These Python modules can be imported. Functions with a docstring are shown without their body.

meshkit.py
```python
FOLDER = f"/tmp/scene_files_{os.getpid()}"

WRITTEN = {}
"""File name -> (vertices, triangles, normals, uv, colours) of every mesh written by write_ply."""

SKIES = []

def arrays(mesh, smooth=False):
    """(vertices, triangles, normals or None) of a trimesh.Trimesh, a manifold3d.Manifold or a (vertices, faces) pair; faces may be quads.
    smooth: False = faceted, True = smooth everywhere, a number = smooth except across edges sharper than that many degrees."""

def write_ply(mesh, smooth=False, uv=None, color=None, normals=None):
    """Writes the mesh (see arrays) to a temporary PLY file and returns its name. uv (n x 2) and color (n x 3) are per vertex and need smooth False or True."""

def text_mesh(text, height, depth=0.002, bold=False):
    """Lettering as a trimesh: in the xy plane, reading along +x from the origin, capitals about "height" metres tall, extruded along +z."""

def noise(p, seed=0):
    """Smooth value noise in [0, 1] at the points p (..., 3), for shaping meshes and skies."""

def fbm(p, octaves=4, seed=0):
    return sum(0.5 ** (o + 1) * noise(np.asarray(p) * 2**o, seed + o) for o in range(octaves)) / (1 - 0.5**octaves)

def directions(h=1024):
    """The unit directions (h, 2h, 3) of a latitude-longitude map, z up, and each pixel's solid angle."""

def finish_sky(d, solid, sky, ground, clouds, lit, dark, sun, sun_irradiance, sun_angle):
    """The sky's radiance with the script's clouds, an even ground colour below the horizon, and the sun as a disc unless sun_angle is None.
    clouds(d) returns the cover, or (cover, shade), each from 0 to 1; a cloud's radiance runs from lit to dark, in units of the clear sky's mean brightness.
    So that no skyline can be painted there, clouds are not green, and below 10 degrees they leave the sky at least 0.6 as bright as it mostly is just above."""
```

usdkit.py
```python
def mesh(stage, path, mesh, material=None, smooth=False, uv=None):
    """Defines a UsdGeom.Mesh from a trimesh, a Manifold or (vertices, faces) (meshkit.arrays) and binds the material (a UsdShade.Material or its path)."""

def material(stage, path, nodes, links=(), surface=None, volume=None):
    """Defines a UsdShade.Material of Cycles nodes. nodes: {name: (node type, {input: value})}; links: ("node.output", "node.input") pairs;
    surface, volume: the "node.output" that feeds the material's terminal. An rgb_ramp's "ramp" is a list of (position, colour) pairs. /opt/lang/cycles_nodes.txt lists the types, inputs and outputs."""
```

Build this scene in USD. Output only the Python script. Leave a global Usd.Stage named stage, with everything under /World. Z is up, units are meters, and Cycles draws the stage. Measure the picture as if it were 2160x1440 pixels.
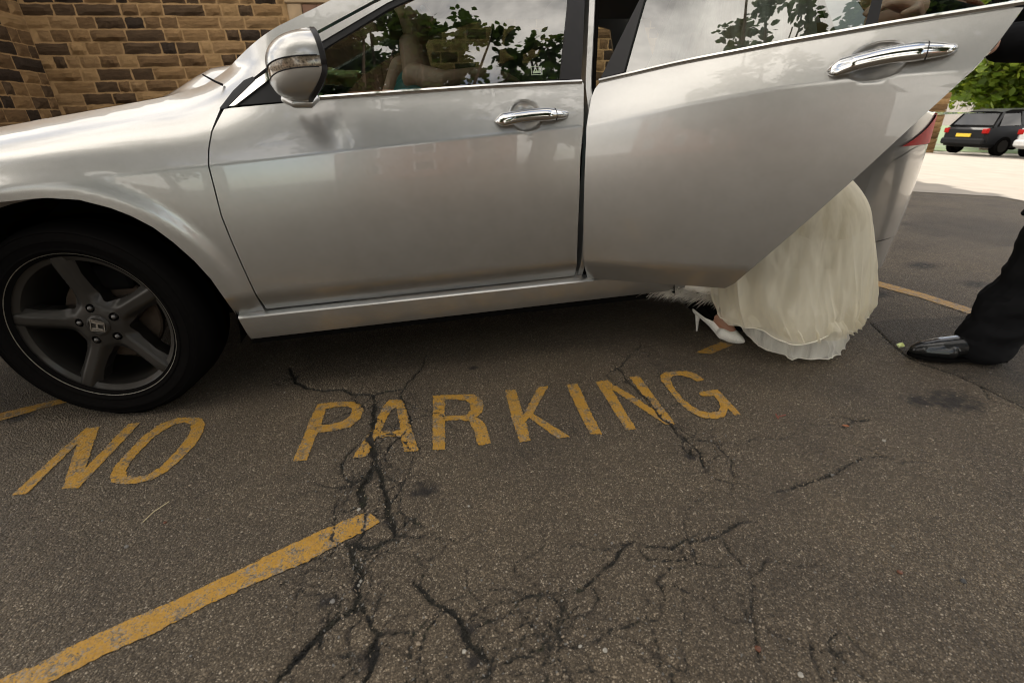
import math, random
import numpy as np
import trimesh, shapely
from shapely.geometry import Polygon, Point, LineString
from shapely import affinity
from scipy.spatial import Delaunay, cKDTree
import manifold3d
from pxr import Usd, UsdGeom, UsdLux, UsdShade, Sdf, Gf, Vt
import usdkit, meshkit

stage = Usd.Stage.CreateInMemory()
UsdGeom.SetStageUpAxis(stage, UsdGeom.Tokens.z)
UsdGeom.SetStageMetersPerUnit(stage, 1.0)
UsdGeom.Xform.Define(stage, '/World'); UsdGeom.Scope.Define(stage, '/World/Looks')
rng = np.random.default_rng(7); random.seed(7)

# ---------------------------------------------------------------- camera, sky, sun, exposure
cam = UsdGeom.Camera.Define(stage, '/World/camera')
CAM_X = Gf.Vec3d(0.97555925, -0.21740202, -0.03194551)
CAM_Y = Gf.Vec3d(0.12105218, 0.41039166, 0.90383906)
CAM_Z = Gf.Vec3d(-0.18338626, -0.88561563, 0.42667837)
CAM_P = Gf.Vec3d(0.96246897, -1.5560665, 0.85826476)
cam.AddTransformOp().Set(Gf.Matrix4d(*CAM_X, 0, *CAM_Y, 0, *CAM_Z, 0, *CAM_P, 1))
cam.CreateHorizontalApertureAttr(36.0); cam.CreateVerticalApertureAttr(24.0)
cam.CreateFocalLengthAttr(36.0 * 1017.9927 / 2160)
cam.CreateClippingRangeAttr(Gf.Vec2f(.02, 4000))
cam.CreateExposureAttr(1.78)
cam.CreateFocusDistanceAttr(1.7); cam.CreateFStopAttr(3.6)

SUN_DIR = np.array([.36, .93, 0.0]); SUN_DIR /= np.linalg.norm(SUN_DIR)
SUN_EL = math.radians(31)
to_sun = np.array([SUN_DIR[0] * math.cos(SUN_EL), SUN_DIR[1] * math.cos(SUN_EL), math.sin(SUN_EL)])
sun = UsdLux.DistantLight.Define(stage, '/World/sun')
sun.CreateIntensityAttr(0.6); sun.CreateNormalizeAttr(True); sun.CreateAngleAttr(0.6); sun.CreateColorAttr(Gf.Vec3f(1.0, .93, .82))
sun.AddTransformOp().Set(Gf.Matrix4d(1).SetRotate(Gf.Rotation(Gf.Vec3d(0, 0, 1), Gf.Vec3d(*to_sun))))

dome = UsdLux.DomeLight.Define(stage, '/World/sky')
sky_mat = usdkit.material(stage, '/World/Looks/sky_look', {
    'tc': ('texture_coordinate', {}),
    'map': ('mapping', {'scale': (1.0, 1.0, 2.2)}),
    'sky': ('sky_texture', {'sky_type': 'single_scattering', 'sun_disc': False, 'sun_elevation': SUN_EL, 'sun_rotation': math.atan2(SUN_DIR[0], SUN_DIR[1]), 'altitude': 100.0, 'air_density': 1.0, 'aerosol_density': 1.2, 'ozone_density': 1.0}),
    'n': ('noise_texture', {'scale': 2.3, 'detail': 7.0, 'roughness': .58, 'distortion': .35}),
    'cover': ('rgb_ramp', {'ramp': [(0, (0, 0, 0)), (.40, (.12, .12, .12)), (.50, (.85, .85, .85)), (.58, (1, 1, 1)), (1, (1, 1, 1))]}),
    'n2': ('noise_texture', {'scale': 3.1, 'detail': 6.0, 'roughness': .6, 'distortion': .2}),
    'cloud': ('rgb_ramp', {'ramp': [(0, (2.0, 1.95, 1.9)), (.38, (3.2, 3.05, 2.85)), (.52, (8.2, 7.7, 7.0)), (.68, (12.5, 11.7, 10.4)), (1, (13, 12.2, 11))]}),
    'mix': ('mix', {}),
    'bg': ('background_shader', {'strength': 0.1}),
}, [('tc.generated', 'map.vector'), ('map.vector', 'n.vector'), ('map.vector', 'n2.vector'), ('n.fac', 'cover.fac'), ('n2.fac', 'cloud.fac'),
    ('cover.color', 'mix.fac'), ('sky.color', 'mix.color1'), ('cloud.color', 'mix.color2'), ('mix.color', 'bg.color')], surface='bg.background')
UsdShade.MaterialBindingAPI.Apply(dome.GetPrim()).Bind(sky_mat)

# ---------------------------------------------------------------- helpers
used = {}
def numbered(parent, name):
    k = (str(parent), name); n = used.get(k, 0); used[k] = n + 1
    return f'{parent}/{name}' if n == 0 else f'{parent}/{name}_{n:03d}'

def tag(prim, label=None, category=None, group=None, kind=None):
    for k, v in (('label', label), ('category', category), ('group', group), ('kind', kind)):
        if v: prim.SetCustomDataByKey(k, v)
    return prim

def thing(name, label, category, group=None, loc=(0, 0, 0), rotz=0.0):
    x = UsdGeom.Xform.Define(stage, numbered('/World', name))
    if any(loc): x.AddTranslateOp().Set(Gf.Vec3d(*map(float, loc)))
    if rotz: x.AddRotateZOp().Set(float(rotz))
    return tag(x.GetPrim(), label, category, group)

def obj(parent, name, mesh, mat, smooth=False, label=None, kind=None):
    path = numbered(parent.GetPath() if parent else '/World', name)
    m = usdkit.mesh(stage, path, mesh, LOOK[mat], smooth)
    return tag(m.GetPrim(), label, kind=kind)

def join(ms):
    ms = [trimesh.Trimesh(*(lambda a: (a[0], a[1]))(meshkit.arrays(m)), process=False) for m in ms]
    return trimesh.util.concatenate(ms)

def box(x0, x1, y0, y1, z0, z1, bev=0.0):
    if bev:
        s = [manifold3d.Manifold.cube([abs(a - 2 * bev) if a > 2 * bev else 1e-4 for a in (x1 - x0, y1 - y0, z1 - z0)], True)]
        c = np.array([(x0 + x1) / 2, (y0 + y1) / 2, (z0 + z1) / 2])
        d = np.array([(x1 - x0) / 2, (y1 - y0) / 2, (z1 - z0) / 2])
        pts = []
        for sx in (-1, 1):
            for sy in (-1, 1):
                for sz in (-1, 1):
                    q = c + np.array([sx, sy, sz]) * d; v = np.array([sx, sy, sz]) * bev
                    for k in range(3):
                        w = v.copy(); w[k] = 0; pts.append(q - w)
        return trimesh.convex.convex_hull(np.array(pts))
    m = trimesh.creation.box([x1 - x0, y1 - y0, z1 - z0]); m.apply_translation([(x0 + x1) / 2, (y0 + y1) / 2, (z0 + z1) / 2]); return m

def tube(points, radii, sides=10, caps=True):
    p = np.asarray(points, float); r = np.broadcast_to(radii, (len(p),))
    t = np.gradient(p, axis=0); t /= np.linalg.norm(t, axis=1, keepdims=True) + 1e-12
    a = np.cross(t[0], [0, 0, 1.0]) if abs(t[0][2]) < .9 else np.cross(t[0], [1.0, 0, 0])
    A = []
    for k in range(len(p)):
        a = a - t[k] * (a @ t[k]); a /= np.linalg.norm(a) + 1e-12; A.append(a)
    A = np.array(A); B = np.cross(t, A); ang = np.arange(sides) * 2 * np.pi / sides
    v = (p[:, None] + r[:, None, None] * (np.cos(ang)[None, :, None] * A[:, None] + np.sin(ang)[None, :, None] * B[:, None])).reshape(-1, 3)
    i, j = np.meshgrid(np.arange(len(p) - 1), np.arange(sides), indexing='ij')
    q = np.stack([i * sides + j, i * sides + (j + 1) % sides, (i + 1) * sides + (j + 1) % sides, (i + 1) * sides + j], -1).reshape(-1, 4)
    f = np.vstack([q[:, [0, 1, 2]], q[:, [0, 2, 3]]])
    if caps:
        n = len(v); v = np.vstack([v, p[0], p[-1]]); k = np.arange(sides); m = (len(p) - 1) * sides
        f = np.vstack([f, np.stack([np.full(sides, n), (k + 1) % sides, k], 1), np.stack([np.full(sides, n + 1), m + k, m + (k + 1) % sides], 1)])
    return trimesh.Trimesh(v, f, process=False)

def loft(rows, closed=False):
    """rows: (m, n, 3) grid of points -> mesh"""
    g = np.asarray(rows, float); m, n = g.shape[:2]
    i, j = np.meshgrid(np.arange(m - 1), np.arange(n if closed else n - 1), indexing='ij')
    q = np.stack([i * n + j, i * n + (j + 1) % n, (i + 1) * n + (j + 1) % n, (i + 1) * n + j], -1).reshape(-1, 4)
    return trimesh.Trimesh(g.reshape(-1, 3), np.vstack([q[:, [0, 1, 2]], q[:, [0, 2, 3]]]), process=False)

def blob(chains, edge=.012, smooth=8):
    """one continuous body: chains of (point, radius) joints, each bone the hull of its two spheres"""
    parts = []
    for ch in chains:
        sp = []
        for p, r in ch:
            s = manifold3d.Manifold.sphere(r, 20).translate([float(x) for x in p]); sp.append(s)
        if len(sp) == 1: parts.append(sp[0])
        for a, b in zip(sp, sp[1:]): parts.append(manifold3d.Manifold.batch_hull([a, b]))
    m = manifold3d.Manifold.batch_boolean(parts, manifold3d.OpType.Add).refine_to_length(edge)
    v, f, _ = meshkit.arrays(m)
    t = trimesh.Trimesh(v, f, process=True)
    trimesh.smoothing.filter_taubin(t, lamb=.5, nu=.52, iterations=smooth)
    return t

def densify(ring, h):
    ring = np.asarray(ring, float); out = []
    for a, b in zip(ring, np.roll(ring, -1, axis=0)):
        n = max(1, int(math.ceil(np.linalg.norm(b - a) / h)))
        out += [a + (b - a) * k / n for k in range(n)]
    return np.array(out)

def fill(poly, h, extra=None, crease=None):
    """triangulates a polygon in 2-D with dense borders: (points, triangles, [border loops])"""
    rings = [densify(np.array(poly.exterior.coords)[:-1], h)] + [densify(np.array(r.coords)[:-1], h) for r in poly.interiors]
    x0, y0, x1, y1 = poly.bounds
    gx, gy = np.meshgrid(np.arange(x0, x1, h), np.arange(y0, y1, h * .87)); gx[1::2] += h / 2
    pts = np.stack([gx.ravel(), gy.ravel()], 1)
    if extra is not None:
        c, r, hh = extra
        pts = pts[np.hypot(*(pts - c).T) > r]
        ex, ey = np.meshgrid(np.arange(c[0] - r, c[0] + r, hh), np.arange(c[1] - r, c[1] + r, hh * .87)); ex[1::2] += hh / 2
        e = np.stack([ex.ravel(), ey.ravel()], 1); pts = np.vstack([pts, e[np.hypot(*(e - c).T) < r]])
    core = poly.buffer(-h * .45)
    if crease is not None:                       # a row of points along a body crease keeps it crisp
        line = LineString(crease); pts = pts[shapely.distance(line, shapely.points(pts)) > h * .8]
        row = np.array([line.interpolate(d).coords[0] for d in np.arange(0, line.length, .006)])
        pts = np.vstack([pts] + [row + [0, o] for o in (-.006, 0, .006)])
    pts = pts[shapely.contains_xy(core, pts[:, 0], pts[:, 1])]
    n = [len(r) for r in rings]; P = np.vstack(rings + [pts])
    tri = Delaunay(P).simplices; c = P[tri].mean(1)
    tri = tri[shapely.contains_xy(poly, c[:, 0], c[:, 1])]
    a, b, d = P[tri[:, 0]], P[tri[:, 1]], P[tri[:, 2]]
    area = (b[:, 0] - a[:, 0]) * (d[:, 1] - a[:, 1]) - (b[:, 1] - a[:, 1]) * (d[:, 0] - a[:, 0])
    tri[area < 0] = tri[area < 0][:, ::-1]; tri = tri[np.abs(area) > 1e-10]
    loops, s = [], 0
    for k in n: loops.append(np.arange(s, s + k)); s += k
    return P, tri, loops

def panel(poly, F, h=.02, lip=.012, extra=None, crease=None):
    """sheet-metal panel: polygon in the surface's own coordinates, lifted by F(u, v), its edges folded inwards by lip"""
    P, tri, loops = fill(poly, h, extra, crease)
    V = F(P[:, 0], P[:, 1]); T_ = tri
    n = np.zeros_like(V); fn = np.cross(V[T_[:, 1]] - V[T_[:, 0]], V[T_[:, 2]] - V[T_[:, 0]])
    for k in range(3): np.add.at(n, T_[:, k], fn)
    n /= np.linalg.norm(n, axis=1, keepdims=True) + 1e-12
    vs, fs, off = [V], [T_], len(V)
    if lip:
        for L in loops:
            a = V[L]; e = a - n[L] * .0015; b = a - n[L] * lip
            k = len(L); i = np.arange(k); j = (i + 1) % k
            vs += [a, b]
            q = np.stack([off + i, off + k + i, off + k + j, off + j], 1)
            fs.append(np.vstack([q[:, [0, 1, 2]], q[:, [0, 2, 3]]])); off += 2 * k
    return trimesh.Trimesh(np.vstack(vs), np.vstack(fs), process=False)

def ribbon(path, normal, prof, closed=False):
    """sweeps a small closed profile [(out, up)] along a path of points; normal gives the outward direction"""
    p = np.asarray(path, float); t = np.gradient(p, axis=0); t /= np.linalg.norm(t, axis=1, keepdims=True)
    nn = np.broadcast_to(np.asarray(normal, float), p.shape).copy(); nn -= t * (nn * t).sum(1, keepdims=True); nn /= np.linalg.norm(nn, axis=1, keepdims=True)
    up = np.cross(t, nn); up *= np.sign(up[:, 2:3] + 1e-9)
    pr = np.asarray(prof, float)
    rows = p[:, None] + pr[None, :, :1] * nn[:, None] + pr[None, :, 1:] * up[:, None]
    m = loft(rows, True); k = len(pr); L = (len(p) - 1) * k
    cap = [[0, j + 1, j] for j in range(1, k - 1)] + [[L, L + j, L + j + 1] for j in range(1, k - 1)]
    return trimesh.Trimesh(m.vertices, np.vstack([m.faces, cap]), process=False)

def primvar(prim, name, values):
    UsdGeom.PrimvarsAPI(prim).CreatePrimvar(name, Sdf.ValueTypeNames.FloatArray, 'vertex').Set(Vt.FloatArray.FromNumpy(np.asarray(values, np.float32)))

def spline(pts, n):
    from scipy.interpolate import PchipInterpolator
    p = np.asarray(pts, float); s = np.r_[0, np.cumsum(np.linalg.norm(np.diff(p, axis=0), axis=1))]
    return PchipInterpolator(s, p)(np.linspace(0, s[-1], n))

# ---------------------------------------------------------------- materials
LOOK = {}
def look(name, nodes, links, surface, volume=None):
    LOOK[name] = usdkit.material(stage, f'/World/Looks/{name}', nodes, links, surface, volume)

def plain(name, color, rough=.5, metal=0.0, coat=0.0, vary=.12, scale=30.0, bump=0.0, **more):
    c = np.array(color, float)
    nodes = {'g': ('geometry', {}), 'n': ('noise_texture', {'scale': scale, 'detail': 4.0}),
             'r': ('rgb_ramp', {'ramp': [(.25, tuple(c * (1 - vary))), (.75, tuple(np.minimum(c * (1 + vary), 1)))]}),
             'p': ('principled_bsdf', {'roughness': rough, 'metallic': metal, 'coat_weight': coat, 'coat_roughness': .02, **more})}
    links = [('g.position', 'n.vector'), ('n.fac', 'r.fac'), ('r.color', 'p.base_color')]
    if bump:
        nodes['b'] = ('bump', {'strength': bump, 'distance': .004}); links += [('n.fac', 'b.height'), ('b.normal', 'p.normal')]
    look(name, nodes, links, 'p.BSDF')

# base_color is the principled input for the colour; asphalt: dark binder, tan and grey chippings, soil in the cracks
look('asphalt', {
    'g': ('geometry', {}),
    'wob': ('noise_texture', {'scale': 90.0, 'detail': 3.0}),
    'v1': ('voronoi_texture', {'scale': 195.0, 'randomness': 1.0}),
    'v2': ('voronoi_texture', {'scale': 560.0, 'randomness': 1.0}),
    's1': ('separate_color', {}), 's2': ('separate_color', {}),
    'c1': ('rgb_ramp', {'ramp': [(0, (0.0545, 0.0408, 0.0263)), (.50, (0.0860, 0.0653, 0.0424)), (.80, (0.1310, 0.0999, 0.0655)), (.93, (0.1888, 0.1448, 0.0957)), (.98, (0.2516, 0.1988, 0.1367)), (1, (0.4404, 0.3671, 0.2734))]}),
    'c2': ('rgb_ramp', {'ramp': [(0, (0.0378, 0.0285, 0.0185)), (.5, (0.0692, 0.0520, 0.0338)), (.82, (0.1206, 0.0918, 0.0597)), (.94, (0.2097, 0.1632, 0.1093)), (1, (0.4404, 0.3671, 0.2734))]}),
    'm1': ('rgb_ramp', {'ramp': [(0, (1, 1, 1)), (.36, (1, 1, 1)), (.52, (0, 0, 0)), (1, (0, 0, 0))]}),
    'mix1': ('mix', {}),
    'big': ('noise_texture', {'scale': 2.6, 'detail': 6.0, 'roughness': .65}),
    'bigr': ('rgb_ramp', {'ramp': [(.28, (.62, .63, .65)), (.42, (.90, .90, .91)), (.55, (1.02, 1.02, 1.01)), (.72, (1.26, 1.24, 1.20))]}),
    'mul': ('mix', {'mix_type': 'multiply', 'fac': 1.0}),
    'binder': ('mix', {}),
    'patch': ('attribute', {'attribute': 'patch'}), 'pmix': ('mix', {'color2': (.55, .56, .58)}), 'pmul': ('mix', {'mix_type': 'multiply', 'fac': 1.0}),
    'one': ('color', {'value': (1, 1, 1)}),
    'stain': ('attribute', {'attribute': 'stain'}), 'sn': ('noise_texture', {'scale': 40.0, 'detail': 5.0}),
    'sadd': ('math', {'math_type': 'multiply'}), 'sr': ('rgb_ramp', {'ramp': [(0, (0, 0, 0)), (.2, (0, 0, 0)), (.5, (1, 1, 1)), (1, (1, 1, 1))]}),
    'smix': ('mix', {'color2': (.022, .017, .013)}),
    'crack': ('attribute', {'attribute': 'crack'}),
    'cn': ('noise_texture', {'scale': 130.0, 'detail': 4.0, 'roughness': .7}),
    'cmad': ('math', {'math_type': 'multiply_add', 'value2': .014, 'value3': -.007}),
    'csum': ('math', {'math_type': 'add'}),
    'cr': ('map_range', {'from_min': -.0004, 'from_max': .0012, 'to_min': 1.0, 'to_max': 0.0, 'clamp': True}),
    'dirt': ('rgb_ramp', {'ramp': [(.3, (.010, .0085, .0065)), (.6, (.020, .017, .010)), (.8, (.035, .038, .016))]}),
    'dn': ('noise_texture', {'scale': 25.0, 'detail': 4.0}),
    'dmix': ('mix', {}),
    'bump1': ('bump', {'strength': 1.0, 'distance': .006}),
    'bump2': ('bump', {'strength': .6, 'distance': .005}),
    'inv': ('math', {'math_type': 'subtract', 'value1': 1.0}),
    'p': ('principled_bsdf', {'roughness': .78, 'specular_ior_level': .35}),
}, [('g.position', 'wob.vector'), ('g.position', 'v1.vector'), ('g.position', 'v2.vector'), ('v1.color', 's1.color'), ('v2.color', 's2.color'),
    ('s1.r', 'c1.fac'), ('s2.r', 'c2.fac'), ('v1.distance', 'm1.fac'), ('m1.color', 'mix1.fac'), ('c2.color', 'mix1.color1'), ('c1.color', 'mix1.color2'),
    ('g.position', 'big.vector'), ('big.fac', 'bigr.fac'), ('mix1.color', 'mul.color1'), ('bigr.color', 'mul.color2'),
    ('patch.fac', 'pmix.fac'), ('one.color', 'pmix.color1'), ('mul.color', 'pmul.color1'), ('pmix.color', 'pmul.color2'),
    ('g.position', 'sn.vector'), ('stain.fac', 'sadd.value1'), ('sn.fac', 'sadd.value2'), ('sadd.value', 'sr.fac'), ('sr.color', 'smix.fac'), ('pmul.color', 'smix.color1'),
    ('g.position', 'cn.vector'), ('cn.fac', 'cmad.value1'), ('crack.fac', 'csum.value1'), ('cmad.value', 'csum.value2'), ('csum.value', 'cr.value'),
    ('g.position', 'dn.vector'), ('dn.fac', 'dirt.fac'), ('cr.result', 'dmix.fac'), ('smix.color', 'dmix.color1'), ('dirt.color', 'dmix.color2'), ('dmix.color', 'p.base_color'),
    ('v1.distance', 'inv.value2'), ('inv.value', 'bump1.height'), ('wob.fac', 'bump2.height'), ('bump2.normal', 'bump1.normal'), ('bump1.normal', 'p.normal')], 'p.BSDF')

look('yellow_paint', {
    'g': ('geometry', {}),
    'v1': ('voronoi_texture', {'scale': 150.0}), 's1': ('separate_color', {}),
    'big': ('noise_texture', {'scale': 26.0, 'detail': 5.0, 'roughness': .7}),
    'fine': ('noise_texture', {'scale': 260.0, 'detail': 4.0, 'roughness': .75}),
    'bw': ('map_range', {'from_min': .43, 'from_max': .66, 'to_min': 0.0, 'to_max': .8, 'clamp': True}),
    'fw': ('map_range', {'from_min': .44, 'from_max': .62, 'to_min': 0.0, 'to_max': .75, 'clamp': True}),
    'sum': ('math', {'math_type': 'add'}), 'sumr': ('map_range', {'from_min': .38, 'from_max': .95, 'to_min': 0.0, 'to_max': 1.0, 'clamp': True}),
    'pc': ('rgb_ramp', {'ramp': [(.3, (.31, .158, .016)), (.5, (.39, .205, .022)), (.7, (.45, .25, .035))]}),
    'wc': ('rgb_ramp', {'ramp': [(0, (.075, .062, .048)), (.7, (.12, .10, .078)), (1, (.22, .19, .15))]}),
    'mix': ('mix', {}),
    'inv': ('math', {'math_type': 'subtract', 'value1': 1.0}),
    'crack': ('attribute', {'attribute': 'crack'}), 'cn': ('noise_texture', {'scale': 130.0, 'detail': 4.0, 'roughness': .7}), 'cmad': ('math', {'math_type': 'multiply_add', 'value2': .014, 'value3': -.0075}), 'csum': ('math', {'math_type': 'add'}),
    'cr': ('map_range', {'from_min': -.0004, 'from_max': .0008, 'to_min': 1.0, 'to_max': 0.0, 'clamp': True}), 'dmix': ('mix', {'color2': (.016, .013, .009)}),
    'b': ('bump', {'strength': .5, 'distance': .003}),
    'p': ('principled_bsdf', {'roughness': .62, 'specular_ior_level': .35})},
    [('g.position', 'v1.vector'), ('v1.color', 's1.color'), ('g.position', 'big.vector'), ('g.position', 'fine.vector'), ('big.fac', 'bw.value'), ('fine.fac', 'fw.value'),
     ('bw.result', 'sum.value1'), ('fw.result', 'sum.value2'), ('sum.value', 'sumr.value'), ('sumr.result', 'mix.fac'), ('big.fac', 'pc.fac'), ('s1.r', 'wc.fac'), ('pc.color', 'mix.color1'), ('wc.color', 'mix.color2'),
     ('g.position', 'cn.vector'), ('cn.fac', 'cmad.value1'), ('crack.fac', 'csum.value1'), ('cmad.value', 'csum.value2'), ('csum.value', 'cr.value'), ('cr.result', 'dmix.fac'), ('mix.color', 'dmix.color1'),
     ('dmix.color', 'p.base_color'), ('v1.distance', 'inv.value2'), ('inv.value', 'b.height'), ('b.normal', 'p.normal')], 'p.BSDF')

look('silver_paint', {
    'g': ('geometry', {}), 'f': ('noise_texture', {'scale': 1500.0, 'detail': 1.0}),
    'fr': ('rgb_ramp', {'ramp': [(.3, (.325, .317, .300)), (.7, (.425, .415, .395))]}),
    'd': ('noise_texture', {'scale': 5.0, 'detail': 6.0, 'roughness': .7}),
    'rr': ('map_range', {'from_min': .3, 'from_max': .7, 'to_min': .295, 'to_max': .32}),
    'cr': ('map_range', {'from_min': .4, 'from_max': .75, 'to_min': .012, 'to_max': .03, 'clamp': True}),
    'p': ('principled_bsdf', {'metallic': .93, 'coat_weight': 1.0, 'coat_ior': 1.5})},
    [('g.position', 'f.vector'), ('f.fac', 'fr.fac'), ('fr.color', 'p.base_color'), ('g.position', 'd.vector'), ('d.fac', 'rr.value'), ('rr.result', 'p.roughness'), ('d.fac', 'cr.value'), ('cr.result', 'p.coat_roughness')], 'p.BSDF')

def glass(name, tint, ior, fac_scale=1.0):
    look(name, {'fr': ('fresnel', {'IOR': ior}), 't': ('transparent_bsdf', {'color': tint}), 'gl': ('glossy_bsdf', {'color': (1, 1, 1), 'roughness': 0.0}), 'm': ('mix_closure', {})},
         [('fr.fac', 'm.fac'), ('t.BSDF', 'm.closure1'), ('gl.BSDF', 'm.closure2')], 'm.closure')
glass('car_glass', (.24, .28, .255), 2.3)
glass('clear_glass', (.66, .70, .68), 1.6)
glass('dark_glass', (.10, .11, .11), 1.7)
plain('chrome', (.56, .55, .53), .05, 1.0, vary=.03)
plain('black_gloss', (.010, .009, .009), .42, 0.0, specular_ior_level=.22)
plain('black_trim', (.010, .0095, .0095), .6, specular_ior_level=.2)
plain('rubber', (.0045, .0042, .004), .95, specular_ior_level=.0, bump=.15, scale=120)
plain('liner', (.005, .0047, .0045), .95, specular_ior_level=.05)
plain('gunmetal', (.024, .0215, .0185), .38, .7, .10, vary=.1, scale=14)
plain('rim_edge', (.13, .12, .10), .55, .7, vary=.4, scale=60)
plain('brake', (.05, .035, .024), .5, .6, vary=.3)
plain('lug', (.12, .115, .11), .35, .9)
plain('emblem', (.55, .54, .52), .2, 1.0)
plain('interior', (.022, .021, .020), .75, scale=90, bump=.1)
plain('interior_grey', (.05, .05, .048), .7, scale=120, bump=.1)
plain('indicator_lens', (.14, .11, .08), .16, .35, .5, vary=.8, scale=190)
plain('red_lens', (.34, .008, .005), .5, 0, 0, specular_ior_level=.12, vary=.25, scale=40)
plain('mirror_silver', (.85, .86, .86), .02, 1.0, vary=.01)
plain('white_bulb', (.5, .5, .48), .2)
plain('skin', (.50, .30, .215), .5, vary=.06, subsurface_weight=.15, subsurface_scale=.01)
plain('leg_skin', (.26, .125, .075), .5, vary=.08, subsurface_weight=.1, subsurface_scale=.01)
plain('hair', (.05, .03, .018), .5, vary=.3)
plain('suit', (.004, .004, .0045), .9, specular_ior_level=.1, scale=400, vary=.2)
plain('shoe_leather', (.004, .004, .004), .24, 0, .35, specular_ior_level=.3)
plain('teal_satin', (.008, .09, .09), .35)
plain('petal', (.80, .82, .55), .6, vary=.15, scale=40, subsurface_weight=.1, subsurface_scale=.005)
plain('green_stem', (.06, .12, .03), .6)
plain('eye', (.7, .68, .65), .2); plain('lip', (.36, .12, .10), .45)
plain('plate', (.75, .50, .03), .4)
plain('black_car_paint', (.003, .003, .0035), .45, .0, .12, specular_ior_level=.2)
plain('car_white', (.62, .61, .59), .3, .5, 1.0)
plain('bark', (.11, .08, .055), .85, scale=14, vary=.35, bump=.6)
plain('wood', (.12, .055, .025), .5, scale=8, vary=.3)
plain('trim_stone', (.26, .18, .10), .85, scale=9, vary=.2, bump=.3)
plain('mortar', (.27, .165, .07), .95, scale=20, vary=.18, bump=.5)
plain('slate', (.09, .09, .095), .6, scale=6, vary=.3)
plain('red_brick', (.19, .095, .065), .85, scale=5, vary=.25)
plain('white_paint', (.75, .73, .70), .5)
plain('pebble_white', (.29, .265, .22), .6, scale=200, vary=.2, bump=.3)
plain('pebble_buff', (.22, .17, .115), .7, scale=200, vary=.25, bump=.3)
plain('pebble_grey', (.13, .12, .105), .75, scale=200, vary=.25, bump=.3)
plain('pebble_dark', (.03, .028, .026), .7, scale=200, vary=.25, bump=.3)
plain('seed_rust', (.10, .032, .012), .6, scale=90, vary=.3)
plain('dry_leaf', (.26, .085, .025), .6, scale=90, vary=.25)
plain('sticker_ink', (.22, .27, .17), .6)
plain('petal_green', (.60, .66, .30), .55, vary=.12)
plain('straw', (.50, .42, .24), .7)
plain('red_twig', (.20, .05, .03), .6)
plain('grass', (.07, .12, .02), .8, scale=30, vary=.4)
plain('pale_ground', (.27, .235, .19), .9, scale=3, vary=.14, bump=.3)
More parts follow.
